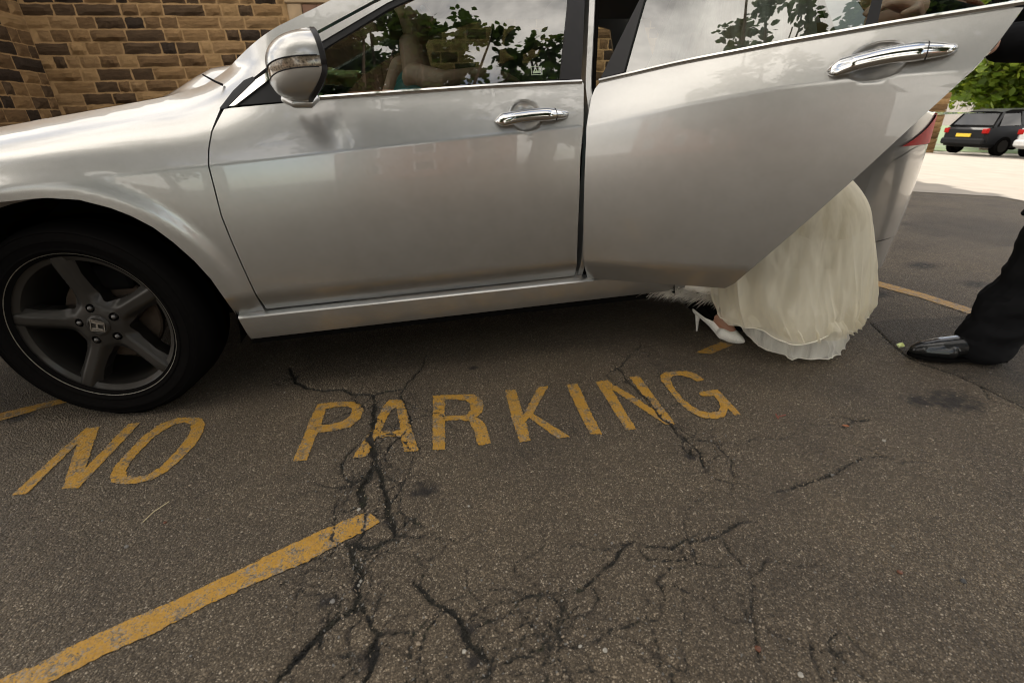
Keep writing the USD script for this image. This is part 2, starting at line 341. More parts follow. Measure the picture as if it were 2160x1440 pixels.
for i, (c, v) in enumerate([((.40, .285, .15), .22), ((.30, .205, .105), .3), ((.20, .135, .072), .38), ((.10, .070, .042), .45), ((.048, .036, .026), .5), ((.34, .24, .13), .3)]):
    c = np.array(c) * [.58, .50, .42]
    look(f'sandstone_{"abcdef"[i]}', {'g': ('geometry', {}), 'mp': ('mapping', {'scale': (1.0, 1.0, 2.6)}), 'n': ('noise_texture', {'scale': 11.0, 'detail': 9.0, 'roughness': .75, 'distortion': .4}),
        'n2': ('noise_texture', {'scale': 70.0, 'detail': 4.0}),
        'r': ('rgb_ramp', {'ramp': [(.25, tuple(c * (1 - v))), (.5, tuple(c)), (.62, tuple(c * (1 + v * .5))), (.78, tuple(c * .55))]}),
        'b': ('bump', {'strength': .9, 'distance': .02}), 'b2': ('bump', {'strength': .5, 'distance': .006}), 'p': ('principled_bsdf', {'roughness': .92, 'specular_ior_level': .2})},
        [('g.position', 'mp.vector'), ('mp.vector', 'n.vector'), ('g.position', 'n2.vector'), ('n.fac', 'r.fac'), ('r.color', 'p.base_color'), ('n.fac', 'b.height'), ('n2.fac', 'b2.height'), ('b2.normal', 'b.normal'), ('b.normal', 'p.normal')], 'p.BSDF')
STONES = [f'sandstone_{k}' for k in 'abcdef']

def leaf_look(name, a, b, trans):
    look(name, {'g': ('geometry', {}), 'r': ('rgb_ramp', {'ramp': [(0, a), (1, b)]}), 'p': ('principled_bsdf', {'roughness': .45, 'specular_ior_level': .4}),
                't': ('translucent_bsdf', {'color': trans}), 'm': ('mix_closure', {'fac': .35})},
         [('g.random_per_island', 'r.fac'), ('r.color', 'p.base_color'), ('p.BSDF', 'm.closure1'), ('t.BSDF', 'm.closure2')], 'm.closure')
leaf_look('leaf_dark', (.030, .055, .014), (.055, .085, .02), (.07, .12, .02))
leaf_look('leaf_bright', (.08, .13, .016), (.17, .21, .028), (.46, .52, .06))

def tulle(name, color, clear, scale):
    look(name, {'g': ('geometry', {}), 'mp': ('mapping', {'scale': (2.6, 2.6, .28)}), 'n': ('noise_texture', {'scale': scale, 'detail': 4.0, 'roughness': .6, 'distortion': .3}), 'r': ('map_range', {'from_min': .36, 'from_max': .64, 'to_min': max(clear - .24, .04), 'to_max': clear + .20}),
                'd': ('diffuse_bsdf', {'color': color}), 't': ('translucent_bsdf', {'color': color}), 'm': ('mix_closure', {'fac': .22}), 'lw': ('layer_weight', {'blend': .5}), 'inv': ('math', {'math_type': 'subtract', 'value1': 1.0}), 'pw': ('math', {'math_type': 'power', 'value2': .65}), 'mu': ('math', {'math_type': 'multiply'}), 'tr': ('transparent_bsdf', {'color': (1, .99, .96)}), 'o': ('mix_closure', {})},
         [('g.position', 'mp.vector'), ('mp.vector', 'n.vector'), ('n.fac', 'r.value'), ('d.BSDF', 'm.closure1'), ('t.BSDF', 'm.closure2'), ('lw.facing', 'inv.value2'), ('inv.value', 'pw.value1'), ('pw.value', 'mu.value1'), ('r.result', 'mu.value2'), ('mu.value', 'o.fac'), ('m.closure', 'o.closure1'), ('tr.BSDF', 'o.closure2')], 'o.closure')
tulle('ivory_tulle', (.84, .785, .64), .48, 9.0)
tulle('white_tulle', (.84, .82, .75), .62, 9.0)
tulle('veil_tulle', (.82, .80, .74), .62, 14.0)
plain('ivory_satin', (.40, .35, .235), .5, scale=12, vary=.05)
plain('hem_satin', (.80, .76, .64), .5)
plain('glitter', (.66, .64, .58), .3, .25, .3, scale=600, vary=.35, bump=.5)
plain('feather', (.74, .70, .62), .8, scale=60, vary=.1)

# ---------------------------------------------------------------- measured outlines (metres) and the shape of the body side
T = {'letters': [('n',[(-0.1288,-0.321),(-0.1079,-0.0194),(-0.0672,-0.0278),(0.0049,-0.2492),(0.0175,-0.0303),(0.0528,-0.0335),(0.0335,-0.3377),(-0.0086,-0.3305),(-0.0856,-0.1108),(-0.0927,-0.3262)],[]),('o',[(0.0923,-0.3089),(0.0823,-0.2661),(0.0861,-0.2027),(0.0941,-0.1225),(0.118,-0.0602),(0.159,-0.0349),(0.2029,-0.0403),(0.2387,-0.0566),(0.2595,-0.0896),(0.2702,-0.1406),(0.2719,-0.2063),(0.2559,-0.2697),(0.2384,-0.3207),(0.2108,-0.3495),(0.1714,-0.3551),(0.1254,-0.3443),(0.1067,-0.3319)],[[(0.1224,-0.2903),(0.1176,-0.2475),(0.1218,-0.1895),(0.1288,-0.1441),(0.1461,-0.0985),(0.1674,-0.0709),(0.1943,-0.0692),(0.2189,-0.0876),(0.231,-0.13),(0.2312,-0.1875),(0.2213,-0.2533),(0.2078,-0.3026),(0.1891,-0.3244),(0.1586,-0.3249),(0.1366,-0.3139)]]),('p',[(0.5712,-0.3653),(0.5822,-0.2536),(0.5862,-0.1739),(0.5983,-0.0681),(0.6491,-0.0689),(0.7224,-0.0871),(0.747,-0.1141),(0.7527,-0.1547),(0.7444,-0.1989),(0.7183,-0.236),(0.677,-0.2444),(0.6234,-0.24),(0.6168,-0.2749),(0.61,-0.372)],[[(0.6255,-0.1952),(0.6307,-0.1068),(0.6528,-0.103),(0.6987,-0.1107),(0.7123,-0.1243),(0.7145,-0.1538),(0.7046,-0.1836),(0.6797,-0.2011),(0.6494,-0.2052)]]),('a',[(0.7354,-0.3946),(0.7896,-0.2379),(0.8142,-0.1425),(0.8343,-0.1099),(0.8823,-0.1191),(0.8959,-0.2492),(0.9169,-0.4124),(0.8773,-0.4056),(0.8681,-0.3264),(0.7967,-0.3136),(0.7734,-0.3982)],[[(0.8098,-0.2844),(0.8398,-0.1738),(0.8565,-0.1591),(0.8686,-0.2894),(0.8662,-0.2955)]]),('r',[(0.9565,-0.4193),(0.9673,-0.2686),(0.9799,-0.1222),(1.0527,-0.1351),(1.1157,-0.1494),(1.1353,-0.1891),(1.1348,-0.2308),(1.1238,-0.2658),(1.1026,-0.2875),(1.1176,-0.3095),(1.1242,-0.3459),(1.1232,-0.4323),(1.0851,-0.4313),(1.0845,-0.3519),(1.0779,-0.3031),(1.0548,-0.2906),(1.0039,-0.283),(0.9918,-0.4265)],[[(1.0049,-0.2563),(1.0161,-0.153),(1.0493,-0.1653),(1.0849,-0.1772),(1.0958,-0.2053),(1.0905,-0.2426),(1.0731,-0.2658)]]),('k',[(1.2222,-0.1523),(1.2584,-0.157),(1.249,-0.3093),(1.3395,-0.161),(1.3739,-0.164),(1.2804,-0.3133),(1.354,-0.4586),(1.3167,-0.4548),(1.262,-0.331),(1.2473,-0.3491),(1.236,-0.4487),(1.2046,-0.448),(1.2086,-0.3254)],[]),('i',[(1.4363,-0.1714),(1.476,-0.1769),(1.4597,-0.3345),(1.4483,-0.468),(1.4141,-0.4612),(1.4214,-0.338)],[]),('n',[(1.5404,-0.1807),(1.5844,-0.1816),(1.6539,-0.3925),(1.6673,-0.1832),(1.7025,-0.1853),(1.6797,-0.4767),(1.6482,-0.4698),(1.5756,-0.2438),(1.5539,-0.4705),(1.5234,-0.4688)],[]),('g',[(1.9063,-0.2701),(1.8745,-0.2725),(1.8676,-0.2438),(1.8451,-0.2194),(1.8193,-0.2144),(1.8011,-0.2288),(1.7863,-0.2626),(1.7769,-0.3107),(1.7744,-0.3614),(1.7768,-0.4075),(1.7872,-0.4383),(1.8102,-0.4537),(1.8352,-0.4545),(1.8566,-0.4388),(1.8718,-0.4048),(1.8793,-0.3703),(1.8384,-0.3623),(1.8431,-0.3362),(1.9124,-0.3379),(1.9037,-0.4136),(1.8937,-0.4885),(1.876,-0.4879),(1.8751,-0.447),(1.8577,-0.4697),(1.8366,-0.4848),(1.8068,-0.4866),(1.7801,-0.4781),(1.7636,-0.4589),(1.7514,-0.4254),(1.75,-0.3711),(1.7552,-0.3011),(1.7624,-0.2371),(1.7762,-0.2022),(1.8023,-0.1856),(1.8384,-0.1878),(1.8813,-0.2),(1.9014,-0.2218)],[])],'lines': [[(0.1368,-0.8619),(0.1785,-0.8617),(0.2253,-0.8516),(0.2616,-0.8287),(0.3523,-0.7926),(0.4401,-0.7607),(0.5784,-0.6999),(0.5557,-0.7051),(0.6865,-0.6492),(0.7826,-0.6168),(0.793,-0.621),(0.8171,-0.66),(0.7359,-0.6963),(0.6727,-0.7306),(0.5696,-0.7644),(0.4964,-0.7931),(0.4084,-0.8357),(0.3375,-0.861),(0.2725,-0.8887),(0.2343,-0.9083),(0.1845,-0.9145)],[(-0.4926,0.0784),(-0.4519,0.1596),(-0.37,0.1855),(-0.2959,0.2125),(-0.2584,0.1797),(-0.3244,0.1546),(-0.4178,0.1045),(-0.4715,0.0465)],[(1.9871,-0.0795),(2.1362,-0.0213),(2.1647,-0.0571),(2.0383,-0.107)],[(3.3371,0.4307),(3.3808,0.1834),(3.3893,-0.0476),(3.3965,-0.2419),(3.3788,-0.3786),(3.314,-0.4115),(3.327,-0.2802),(3.3158,-0.0832),(3.3124,0.1491),(3.2623,0.3648)]],'cracks': [([(0.4516,0.2463),(0.4963,0.1197),(0.5429,0.0656),(0.6072,0.025),(0.6666,0.0196),(0.7049,-0.0243),(0.7779,-0.0501),(0.8204,-0.0401),(0.8908,-0.0432)],0.01),([(0.9774,0.2066),(0.9497,0.0908),(0.8972,-0.005),(0.8713,-0.0761),(0.8786,-0.1201),(0.8969,-0.213),(0.8999,-0.2766)],0.006),([(0.7049,-0.0243),(0.7224,-0.0871),(0.7609,-0.1377),(0.7854,-0.1147),(0.8106,-0.0909)],0.007),([(0.7779,-0.0501),(0.7854,-0.1147),(0.7827,-0.1818),(0.7874,-0.2461),(0.7786,-0.3183),(0.7901,-0.3824),(0.796,-0.4267)],0.012),([(0.7967,-0.3136),(0.838,-0.302),(0.8657,-0.3338),(0.8996,-0.2851)],0.006),([(0.8658,-0.3298),(0.8877,-0.3785),(0.9042,-0.42),(0.896,-0.4669),(0.8801,-0.5151),(0.8552,-0.5806),(0.836,-0.6036)],0.005),([(0.7517,-0.3229),(0.7198,-0.371),(0.7068,-0.417),(0.7153,-0.4655),(0.7465,-0.5051),(0.7771,-0.4753),(0.796,-0.4267)],0.007),([(0.796,-0.4267),(0.8099,-0.4709),(0.8215,-0.5367),(0.834,-0.5976),(0.8306,-0.6291),(0.8438,-0.6633),(0.8509,-0.7087)],0.011),([(0.7955,-0.4126),(0.7818,-0.4893),(0.7631,-0.5155),(0.7698,-0.5642),(0.7755,-0.5989)],0.012),([(0.8704,-0.331),(0.8429,-0.3512),(0.8255,-0.3991),(0.8087,-0.4231)],0.005),([(0.7084,-0.5193),(0.7308,-0.5071),(0.7542,-0.5009)],0.006),([(0.7755,-0.5989),(0.7839,-0.6171),(0.7854,-0.6483),(0.7781,-0.6808),(0.7608,-0.7089),(0.76,-0.7438),(0.775,-0.7726),(0.7802,-0.8057)],0.006),([(0.8509,-0.7087),(0.83,-0.7173),(0.8096,-0.7279),(0.7821,-0.7232),(0.7539,-0.7071)],0.01),([(0.8509,-0.7087),(0.8617,-0.6876),(0.8801,-0.6726),(0.8936,-0.6557)],0.003),([(0.8936,-0.6557),(0.8981,-0.6822),(0.9156,-0.6965)],0.007),([(0.7839,-0.6171),(0.8216,-0.6424),(0.8401,-0.6598)],0.005),([(0.6876,-0.6625),(0.7221,-0.6945),(0.7432,-0.7021)],0.002),([(0.7492,-0.7059),(0.7643,-0.742),(0.7725,-0.7747),(0.7813,-0.7988),(0.7724,-0.8177),(0.7772,-0.8492),(0.7734,-0.8738),(0.7521,-0.8778),(0.7329,-0.897),(0.7096,-0.917),(0.6943,-0.9324),(0.6754,-0.9513),(0.6598,-0.97),(0.6487,-0.9841)],0.009),([(0.7772,-0.8492),(0.787,-0.874),(0.799,-0.8985),(0.8053,-0.9206),(0.8241,-0.9338),(0.8503,-0.9374),(0.8818,-0.9451)],0.008),([(0.8817,-0.9465),(0.8981,-0.9376),(0.9228,-0.9319),(0.9431,-0.9188),(0.9494,-0.911)],0.003),([(0.8188,-0.9325),(0.8118,-0.9557),(0.8103,-0.9816),(0.8062,-1.0007),(0.7997,-1.0159)],0.014),([(0.7167,-0.9325),(0.7239,-0.9502),(0.7598,-0.9642),(0.7952,-0.9754)],0.006),([(0.8856,-0.8355),(0.9046,-0.8643),(0.9229,-0.8918),(0.9438,-0.9112),(0.9614,-0.9294),(0.9724,-0.953),(0.9755,-0.971),(0.9828,-0.9948),(0.9977,-1.017),(1.0128,-1.0334),(1.016,-1.0442)],0.009),([(0.9562,-0.9),(0.9883,-0.895),(1.0212,-0.8899),(1.0751,-0.9016),(1.0998,-0.9227),(1.1277,-0.9393),(1.1482,-0.9298),(1.1666,-0.9377),(1.1797,-0.9522)],0.0035),([(0.987,-0.9653),(1.0256,-0.9631),(1.0487,-0.9585),(1.0749,-0.9544),(1.102,-0.9596)],0.0035),([(1.016,-1.0442),(1.0014,-1.0553),(0.9825,-1.0495)],0.007),([(1.016,-1.0442),(1.0466,-1.0442),(1.0585,-1.0369),(1.0999,-1.0393),(1.1326,-1.0368)],0.004),([(1.1122,-1.0423),(1.1035,-1.0679),(1.0975,-1.0926)],0.004),([(1.1121,-1.037),(1.1418,-1.0363),(1.1609,-1.0437),(1.1876,-1.0449),(1.207,-1.0442),(1.2257,-1.0323),(1.2494,-1.0297),(1.2812,-1.0289),(1.3057,-1.0262),(1.3368,-1.0339),(1.3456,-1.0121),(1.3625,-0.9975),(1.3663,-0.9791),(1.363,-0.9615),(1.3795,-0.9484),(1.4097,-0.9345),(1.4403,-0.9386),(1.474,-0.9378),(1.5035,-0.9544),(1.5371,-0.9592)],0.005),([(1.1754,-0.9415),(1.2184,-0.939),(1.2435,-0.9214),(1.2712,-0.9071),(1.3029,-0.893),(1.3316,-0.8654),(1.3673,-0.8543),(1.3833,-0.8705),(1.4226,-0.8805),(1.4348,-0.8895),(1.4761,-0.8778),(1.5065,-0.8855),(1.55,-0.8841),(1.5901,-0.873),(1.6211,-0.8655),(1.6597,-0.8687)],0.006),([(1.4348,-0.8895),(1.4439,-0.9094),(1.4682,-0.9364)],0.003),([(1.1754,-0.9415),(1.1714,-0.9628),(1.149,-0.9877),(1.1413,-1.0032),(1.1466,-1.0213),(1.1617,-1.0412)],0.004),([(1.1167,-0.9826),(1.1352,-0.9959),(1.1423,-1.0091)],0.003),([(1.1376,-0.9288),(1.1676,-0.9379),(1.1762,-0.9482)],0.003),([(1.5568,-0.89),(1.5507,-0.9248),(1.5543,-0.9635),(1.5586,-0.9897),(1.5365,-1.0214),(1.5044,-1.0604),(1.4732,-1.1199),(1.4576,-1.1441),(1.4537,-1.1672)],0.0035),([(1.2559,-1.0825),(1.2805,-1.0985),(1.2903,-1.1157),(1.3244,-1.1264),(1.3487,-1.1394)],0.003),([(1.5641,-1.1369),(1.5786,-1.1534),(1.61,-1.1637),(1.6222,-1.1692)],0.006),([(1.7711,-0.7993),(1.8235,-0.7928),(1.8772,-0.7861),(1.9227,-0.7839),(1.97,-0.7747),(2.0307,-0.7531),(2.0907,-0.7455),(2.14,-0.7546)],0.006),([(2.1367,-0.7577),(2.144,-0.783),(2.1936,-0.7961),(2.2384,-0.808)],0.003),([(1.6468,-0.087),(1.6598,-0.1328),(1.6517,-0.1866),(1.6539,-0.2329),(1.6564,-0.2841),(1.6647,-0.3209),(1.6578,-0.3779),(1.6545,-0.4321),(1.6687,-0.4765),(1.6617,-0.5132),(1.6692,-0.5469),(1.6735,-0.5785),(1.6726,-0.617),(1.661,-0.6508),(1.6476,-0.6867)],0.007),([(1.6749,-0.5484),(1.701,-0.5606),(1.7211,-0.5711),(1.7382,-0.5858),(1.7537,-0.6024)],0.004),([(1.6653,-0.5813),(1.6478,-0.6104),(1.6548,-0.6356)],0.008),([(1.6476,-0.6867),(1.6522,-0.7171),(1.6682,-0.7335),(1.7014,-0.7501)],0.003),([(2.2167,-0.6113),(2.24,-0.6077)],0.002),([(1.6764,-0.0912),(1.7963,0.0195),(1.8815,0.026)],0.003),([(2.8486,-0.0241),(2.7692,-0.1758),(2.7073,-0.329),(2.7192,-0.39),(2.744,-0.4688),(2.7441,-0.5513),(2.7306,-0.6231),(2.7293,-0.7001)],0.005),([(4.6255,1.3951),(4.6201,1.1899),(4.6701,0.9691),(4.7652,0.8338),(4.9895,0.8503)],0.006)],'patch': [[(2.84,-0.0323),(2.9351,-0.023),(3.2083,-0.0673),(3.4421,-0.1049),(3.3949,-0.3833),(2.742,-0.7838),(2.7306,-0.6231),(2.744,-0.4688),(2.7073,-0.329)],[(4.8049,1.6149),(5.5901,1.9962),(6.155,1.5003),(5.0244,0.7663),(4.7652,0.8338),(4.6701,0.9691),(4.6255,1.3951)]],'stain': [((0.7883,-0.2018),0.0204),((0.788,-0.3855),0.030600000000000002),((0.78,-0.4952),0.027200000000000002),((0.8419,-0.6628),0.030600000000000002),((0.7594,-0.713),0.034),((0.7187,-0.8403),0.034),((0.8025,-0.9788),0.034),((0.9801,-0.9693),0.027200000000000002),((1.6636,-0.4919),0.0204),((1.646,-0.624),0.030600000000000002),((0.485,0.1532),0.034),((0.9219,-0.5742),0.055),((1.1442,0.0417),0.03),((2.5671,-0.5922),0.12),((2.4713,-0.5657),0.07),((0.9847,-1.0273),0.03),((-0.37,0.1141),0.06),((3.8017,0.551),0.13),((3.1746,0.2491),0.1),((3.7431,0.2165),0.1)],'pebbles': [((0.7649,-0.6026),0.0075,'w'),((0.7802,-0.8057),0.007,'w'),((0.776,-0.8138),0.006,'w'),((0.0929,-0.223),0.006,'b'),((0.3199,-0.3975),0.006,'b'),((0.3108,-0.5285),0.007,'o'),((0.2547,-0.588),0.008,'g'),((0.5947,-0.2911),0.007,'g'),((0.5084,-0.5542),0.006,'b'),((0.7301,-0.8463),0.008,'g'),((0.9701,-1.0052),0.007,'w'),((1.1739,-1.0437),0.008,'w'),((1.2116,-1.0633),0.007,'w'),((2.1868,-0.7035),0.007,'w'),((1.9497,-0.7791),0.008,'g'),((1.943,-1.1016),0.01,'d'),((1.5094,-1.1778),0.008,'w'),((1.4795,-0.5254),0.007,'b'),((1.443,-0.4738),0.006,'b'),((0.891,-0.9728),0.008,'p'),((1.8446,-1.0569),0.008,'r'),((1.4724,-1.1218),0.009,'r'),((1.0266,-0.6604),0.005,'w'),((0.4717,0.0483),0.005,'w')],'arch': [(-0.3059,0.5954),(-0.1886,0.6667),(-0.1174,0.687),(-0.0634,0.6906),(0.0096,0.6942),(0.0454,0.6944),(0.1159,0.685),(0.1818,0.6595),(0.2248,0.635),(0.2684,0.6006),(0.3057,0.556),(0.3424,0.4997),(0.3699,0.4413),(0.3888,0.3757),(0.3937,0.3088)],'shut': [(0.4933,0.8957),(0.4684,0.8403),(0.4554,0.7935),(0.4499,0.7545),(0.4499,0.6923),(0.4488,0.6209),(0.4548,0.562),(0.4667,0.4645),(0.4786,0.3777),(0.4815,0.305)],'d_outline': [(-0.0264,0.3068),(-0.0083,0.5583),(-0.0085,0.754),(-0.0118,0.8383),(-0.0205,0.9037),(-0.007,0.9203),(0.0104,0.9338)],'d_bottom': [(-0.027,0.3045),(0.4667,0.3357),(0.5281,0.4105),(0.6493,0.5721),(0.7449,0.7039),(0.8232,0.8154),(0.8864,0.9037),(0.9237,0.9652),(0.9479,1.0234)]}

def sstep(a, b, x):
    t = np.clip((np.asarray(x, float) - a) / (b - a), 0, 1)
    return t * t * (3 - 2 * t)

def crease_z(x):
    return .730 + .057 * np.asarray(x, float)

def belt_z(x):
    return .879 + .035 * np.asarray(x, float)

def top_z(x):
    """height of the fender top edge (shutline of the bonnet)"""
    return np.interp(x, [-.95, -.7, -.45, -.2, 0, .18, .33, .52, .7], [.62, .72, .795, .853, .884, .912, .936, .955, .965])

def side_profile(dz, zlow, k):
    """inset of the body side: dz = height over the crease, zlow = height over the lower crease, k = crease strength"""
    up = np.maximum(dz, 0); dn = np.maximum(-dz, 0)
    y = (.42 * up + .6 * up ** 2) * k + (.16 * up + 1.1 * up ** 2) * (1 - k)
    y = y + (-.09 * dn + .26 * dn ** 2) * k + (.02 * dn + .12 * dn ** 2) * (1 - k)
    return y + .45 * np.maximum(-zlow, 0)

def side_y(x, z):
    x = np.asarray(x, float); z = np.asarray(z, float)
    zc = crease_z(x); k = sstep(-.15, .5, x)
    zb = belt_z(x)
    zz = np.minimum(z, zb)
    y = side_profile(zz - zc, z - .375, k)
    y = y + .43 * np.maximum(z - zb, 0) + .10 * np.maximum(z - zb, 0) ** 2
    # rounded top of the front wing
    zs = zc + .015; zt = top_z(x)
    q = np.clip((z - zs) / np.maximum(zt - zs, .02), 0, 1.3)
    y = y + .105 * q ** 3 * (1 - sstep(.34, .66, x)) * (z < zb + .2)
    # nose and tail curve in
    y = y + .55 * np.maximum(-.35 - x, 0) ** 2 + 3.0 * np.maximum(-.62 - x, 0) ** 2
    # flared lip round the front wheel arch
    r = np.hypot(x - .015, z - .305)
    y = y - .007 * (sstep(.455, .425, r)) * (z > .3) * (x < .6)
    return y

DOOR_ANGLE = math.radians(44)
HINGE = np.array([1.542, 0, 0])
DOOR_DIR = np.array([math.cos(DOOR_ANGLE), -math.sin(DOOR_ANGLE), 0])
DOOR_IN = np.array([math.sin(DOOR_ANGLE), math.cos(DOOR_ANGLE), 0])

def door_y(u, z):
    """inset of the opened rear door, u along the door"""
    u = np.asarray(u, float); z = np.asarray(z, float)
    zc = np.interp(u, [-.1, 0, .15, .3, .524, .7, .875, 1.1], [.799, .814, .8395, .865, .8945, .9055, .909, .910])
    zb = np.interp(u, [-.1, .02, .25, .505, .73, .955, 1.2], [.922, .934, .965, .991, 1.010, 1.026, 1.038])
    zl = .377 + .078 * u
    zz = np.minimum(z, zb)
    y = side_profile(zz - zc, z - zl, 1.0)
    return y + .43 * np.maximum(z - zb, 0) + .10 * np.maximum(z - zb, 0) ** 2

def door_point(u, w, z):
    u = np.asarray(u, float)[..., None]; w = np.asarray(w, float)[..., None]
    p = HINGE + u * DOOR_DIR + w * DOOR_IN
    p[..., 2] += z
    return p

# ---------------------------------------------------------------- ground
crack_pts, crack_w = [], []
for line, w in T['cracks']:
    p = np.array(line); r = np.random.default_rng(int(abs(p[0, 0]) * 1e4) % 9973)
    d = [p[0]]
    for a, b in zip(p[:-1], p[1:]):
        n = max(2, int(np.linalg.norm(b - a) / .004))
        for k in range(1, n + 1): d.append(a + (b - a) * k / n)
    d = np.array(d); s = np.r_[0, np.cumsum(np.linalg.norm(np.diff(d, axis=0), axis=1))]
    tv = np.gradient(d, axis=0); tv /= np.linalg.norm(tv, axis=1, keepdims=True) + 1e-9; nv = np.stack([-tv[:, 1], tv[:, 0]], 1)
    z0 = np.zeros_like(s) + r.random() * 50
    jag = (meshkit.fbm(np.stack([s * 30, z0, z0], 1), 3, 3) - .5) * .011 + (meshkit.noise(np.stack([s * 140, z0, z0], 1), 5) - .5) * .006
    d = d + nv * jag[:, None]
    ww = w * (-.25 + 2.0 * meshkit.fbm(np.stack([s * 34, z0 + 9, z0], 1), 4, 8)) * (.92 if w < .009 else 1.25)
    end = np.minimum(s, s[-1] - s); ww = ww * np.clip(.35 + end / .05, 0, 1)
    crack_pts.append(d); crack_w.append(ww)
for k in range(150):                                    # short side branches
    src = crack_pts[int(rng.integers(len(T['cracks'])))]; i = int(rng.integers(len(src))); a = rng.random() * 6.283
    p = src[i].copy(); d = [p.copy()]; n = int(rng.integers(10, 70))
    for q in range(n): a += rng.normal(0, .22); p = p + .004 * np.array([math.cos(a), math.sin(a)]); d.append(p.copy())
    crack_pts.append(np.array(d)); crack_w.append(np.linspace(1, .15, n + 1) * rng.uniform(.0012, .0042) * (.4 + rng.random(n + 1)))
crack_tree = cKDTree(np.vstack(crack_pts)); crack_w = np.concatenate(crack_w)
def crack_field(x, y):
    """distance to the nearest crack's edge (negative inside), capped"""
    q = np.stack([np.ravel(x), np.ravel(y)], 1)
    d, i = crack_tree.query(q, k=4, distance_upper_bound=.09)
    w = np.where(np.isfinite(d), crack_w[np.minimum(i, len(crack_w) - 1)], 0)
    return np.minimum(np.where(np.isfinite(d), d - w * .62, .05).min(1), .05).reshape(np.shape(x))

def base_z(x, y):
    z = -np.maximum(np.asarray(x, float) - 4.2, 0) * .062
    return np.maximum(z, -1.9)

def ground_z(x, y, cf=None):
    x = np.asarray(x, float); y = np.asarray(y, float)
    near = np.exp(-np.maximum(np.hypot((x - 1.2) / 3.2, (y + .3) / 2.4) - 1, 0) * 3)
    p = np.stack([x, y, np.zeros_like(x)], -1)
    und = (meshkit.fbm(p * 2.2, 3, 11) - .5) * .010 * near
    fine = (meshkit.noise(p * 95, 4) - .5) * .0017 * near
    if cf is None: cf = crack_field(x, y)
    dip = -.009 * sstep(.003, -.005, cf) - .0012 * sstep(.02, .0, cf)
    flat = sstep(.02, .25, np.abs(x))  # nothing sinks under the wheel
    return base_z(x, y) + und * flat + fine + dip

def axis(lo, hi, step, far):
    a = list(np.arange(lo, hi, step)); d, s = 0, step
    left, right = [], []
    while d < far:
        s *= 1.13; d += s; left.append(lo - d); right.append(a[-1] + d)
    return np.array(left[::-1] + a + right)
gx, gy = axis(-1.2, 3.25, .0048, 900), axis(-1.55, .50, .0048, 900)
GX, GY = np.meshgrid(gx, gy)
CF = crack_field(GX, GY); GZ = ground_z(GX, GY, CF)
grid = loft(np.stack([GX, GY, GZ], -1))
ground = obj(None, 'ground', grid, 'asphalt', True, kind='structure')
primvar(ground, 'crack', CF.ravel())
pat = np.zeros(GX.size)
for poly in T['patch']: pat = np.maximum(pat, shapely.contains_xy(Polygon(poly), GX.ravel(), GY.ravel()).astype(float))
primvar(ground, 'patch', pat * .75)
stn = np.zeros(GX.shape)
for (sx, sy), r in T['stain']: stn = np.maximum(stn, np.exp(-(np.hypot(GX - sx, (GY - sy) * 1.3) / r) ** 2))
stn = np.maximum(stn, .62 * np.clip(1 - CF / .014, 0, 1))
primvar(ground, 'stain', stn.ravel())

# pale, worn forecourt beyond the tarmac, in the sun, and the grass behind it
def sheet(poly, h, off): return (lambda P, t, l: trimesh.Trimesh(np.c_[P, base_z(P[:, 0], P[:, 1]) + off], t, process=False))(*fill(poly, h))
obj(None, 'forecourt', sheet(Polygon([(7.6, 2.2), (7.9, 3.0), (7.0, 3.5), (6.9, 4.2), (9, 7), (17, 16), (22, 22), (40, 22), (40, -6), (9.5, -6)]), .8, .006), 'pale_ground', True, kind='structure')
obj(None, 'lawn', sheet(Polygon([(21, 17.5), (26, 15.2), (45, 14), (60, 14), (60, 60), (10, 60), (14, 24)]), 2.0, .03), 'grass', True, kind='structure')

# painted lettering and lines: thin worn paint lying on the tarmac
def paint(poly, h=.008):
    P, tri, loops = fill(poly, h)
    j = rng.normal(0, .0011, P.shape); keep = np.zeros(len(P), bool)
    for L in loops: keep[L] = True
    P = P + j * keep[:, None]
    z = ground_z(P[:, 0], P[:, 1]) + .0022
    return trimesh.Trimesh(np.c_[P, z], tri, process=False)
def with_cracks(prim, mesh): primvar(prim, 'crack', crack_field(mesh.vertices[:, 0], mesh.vertices[:, 1]))
lettering = thing('road_lettering', 'yellow painted words NO PARKING on cracked tarmac in front of the silver car', 'road marking')
for n, o, holes in T['letters']:
    pm = paint(Polygon(o, holes).buffer(0), .006); with_cracks(obj(lettering, 'letter_' + n, pm, 'yellow_paint', True), pm)
for poly, lab in zip(T['lines'], ('long worn yellow line running to the cracked tarmac in the foreground', 'short yellow line end beside the front wheel', 'yellow line end in shadow under the white shoe', 'thin yellow bay line on the tarmac behind the dark suited leg')):
    pm = paint(Polygon(poly).buffer(0), .007); m = obj(None, 'yellow_line', pm, 'yellow_paint', True); with_cracks(m, pm); tag(m, lab, 'road marking', 'worn yellow lines on the tarmac')

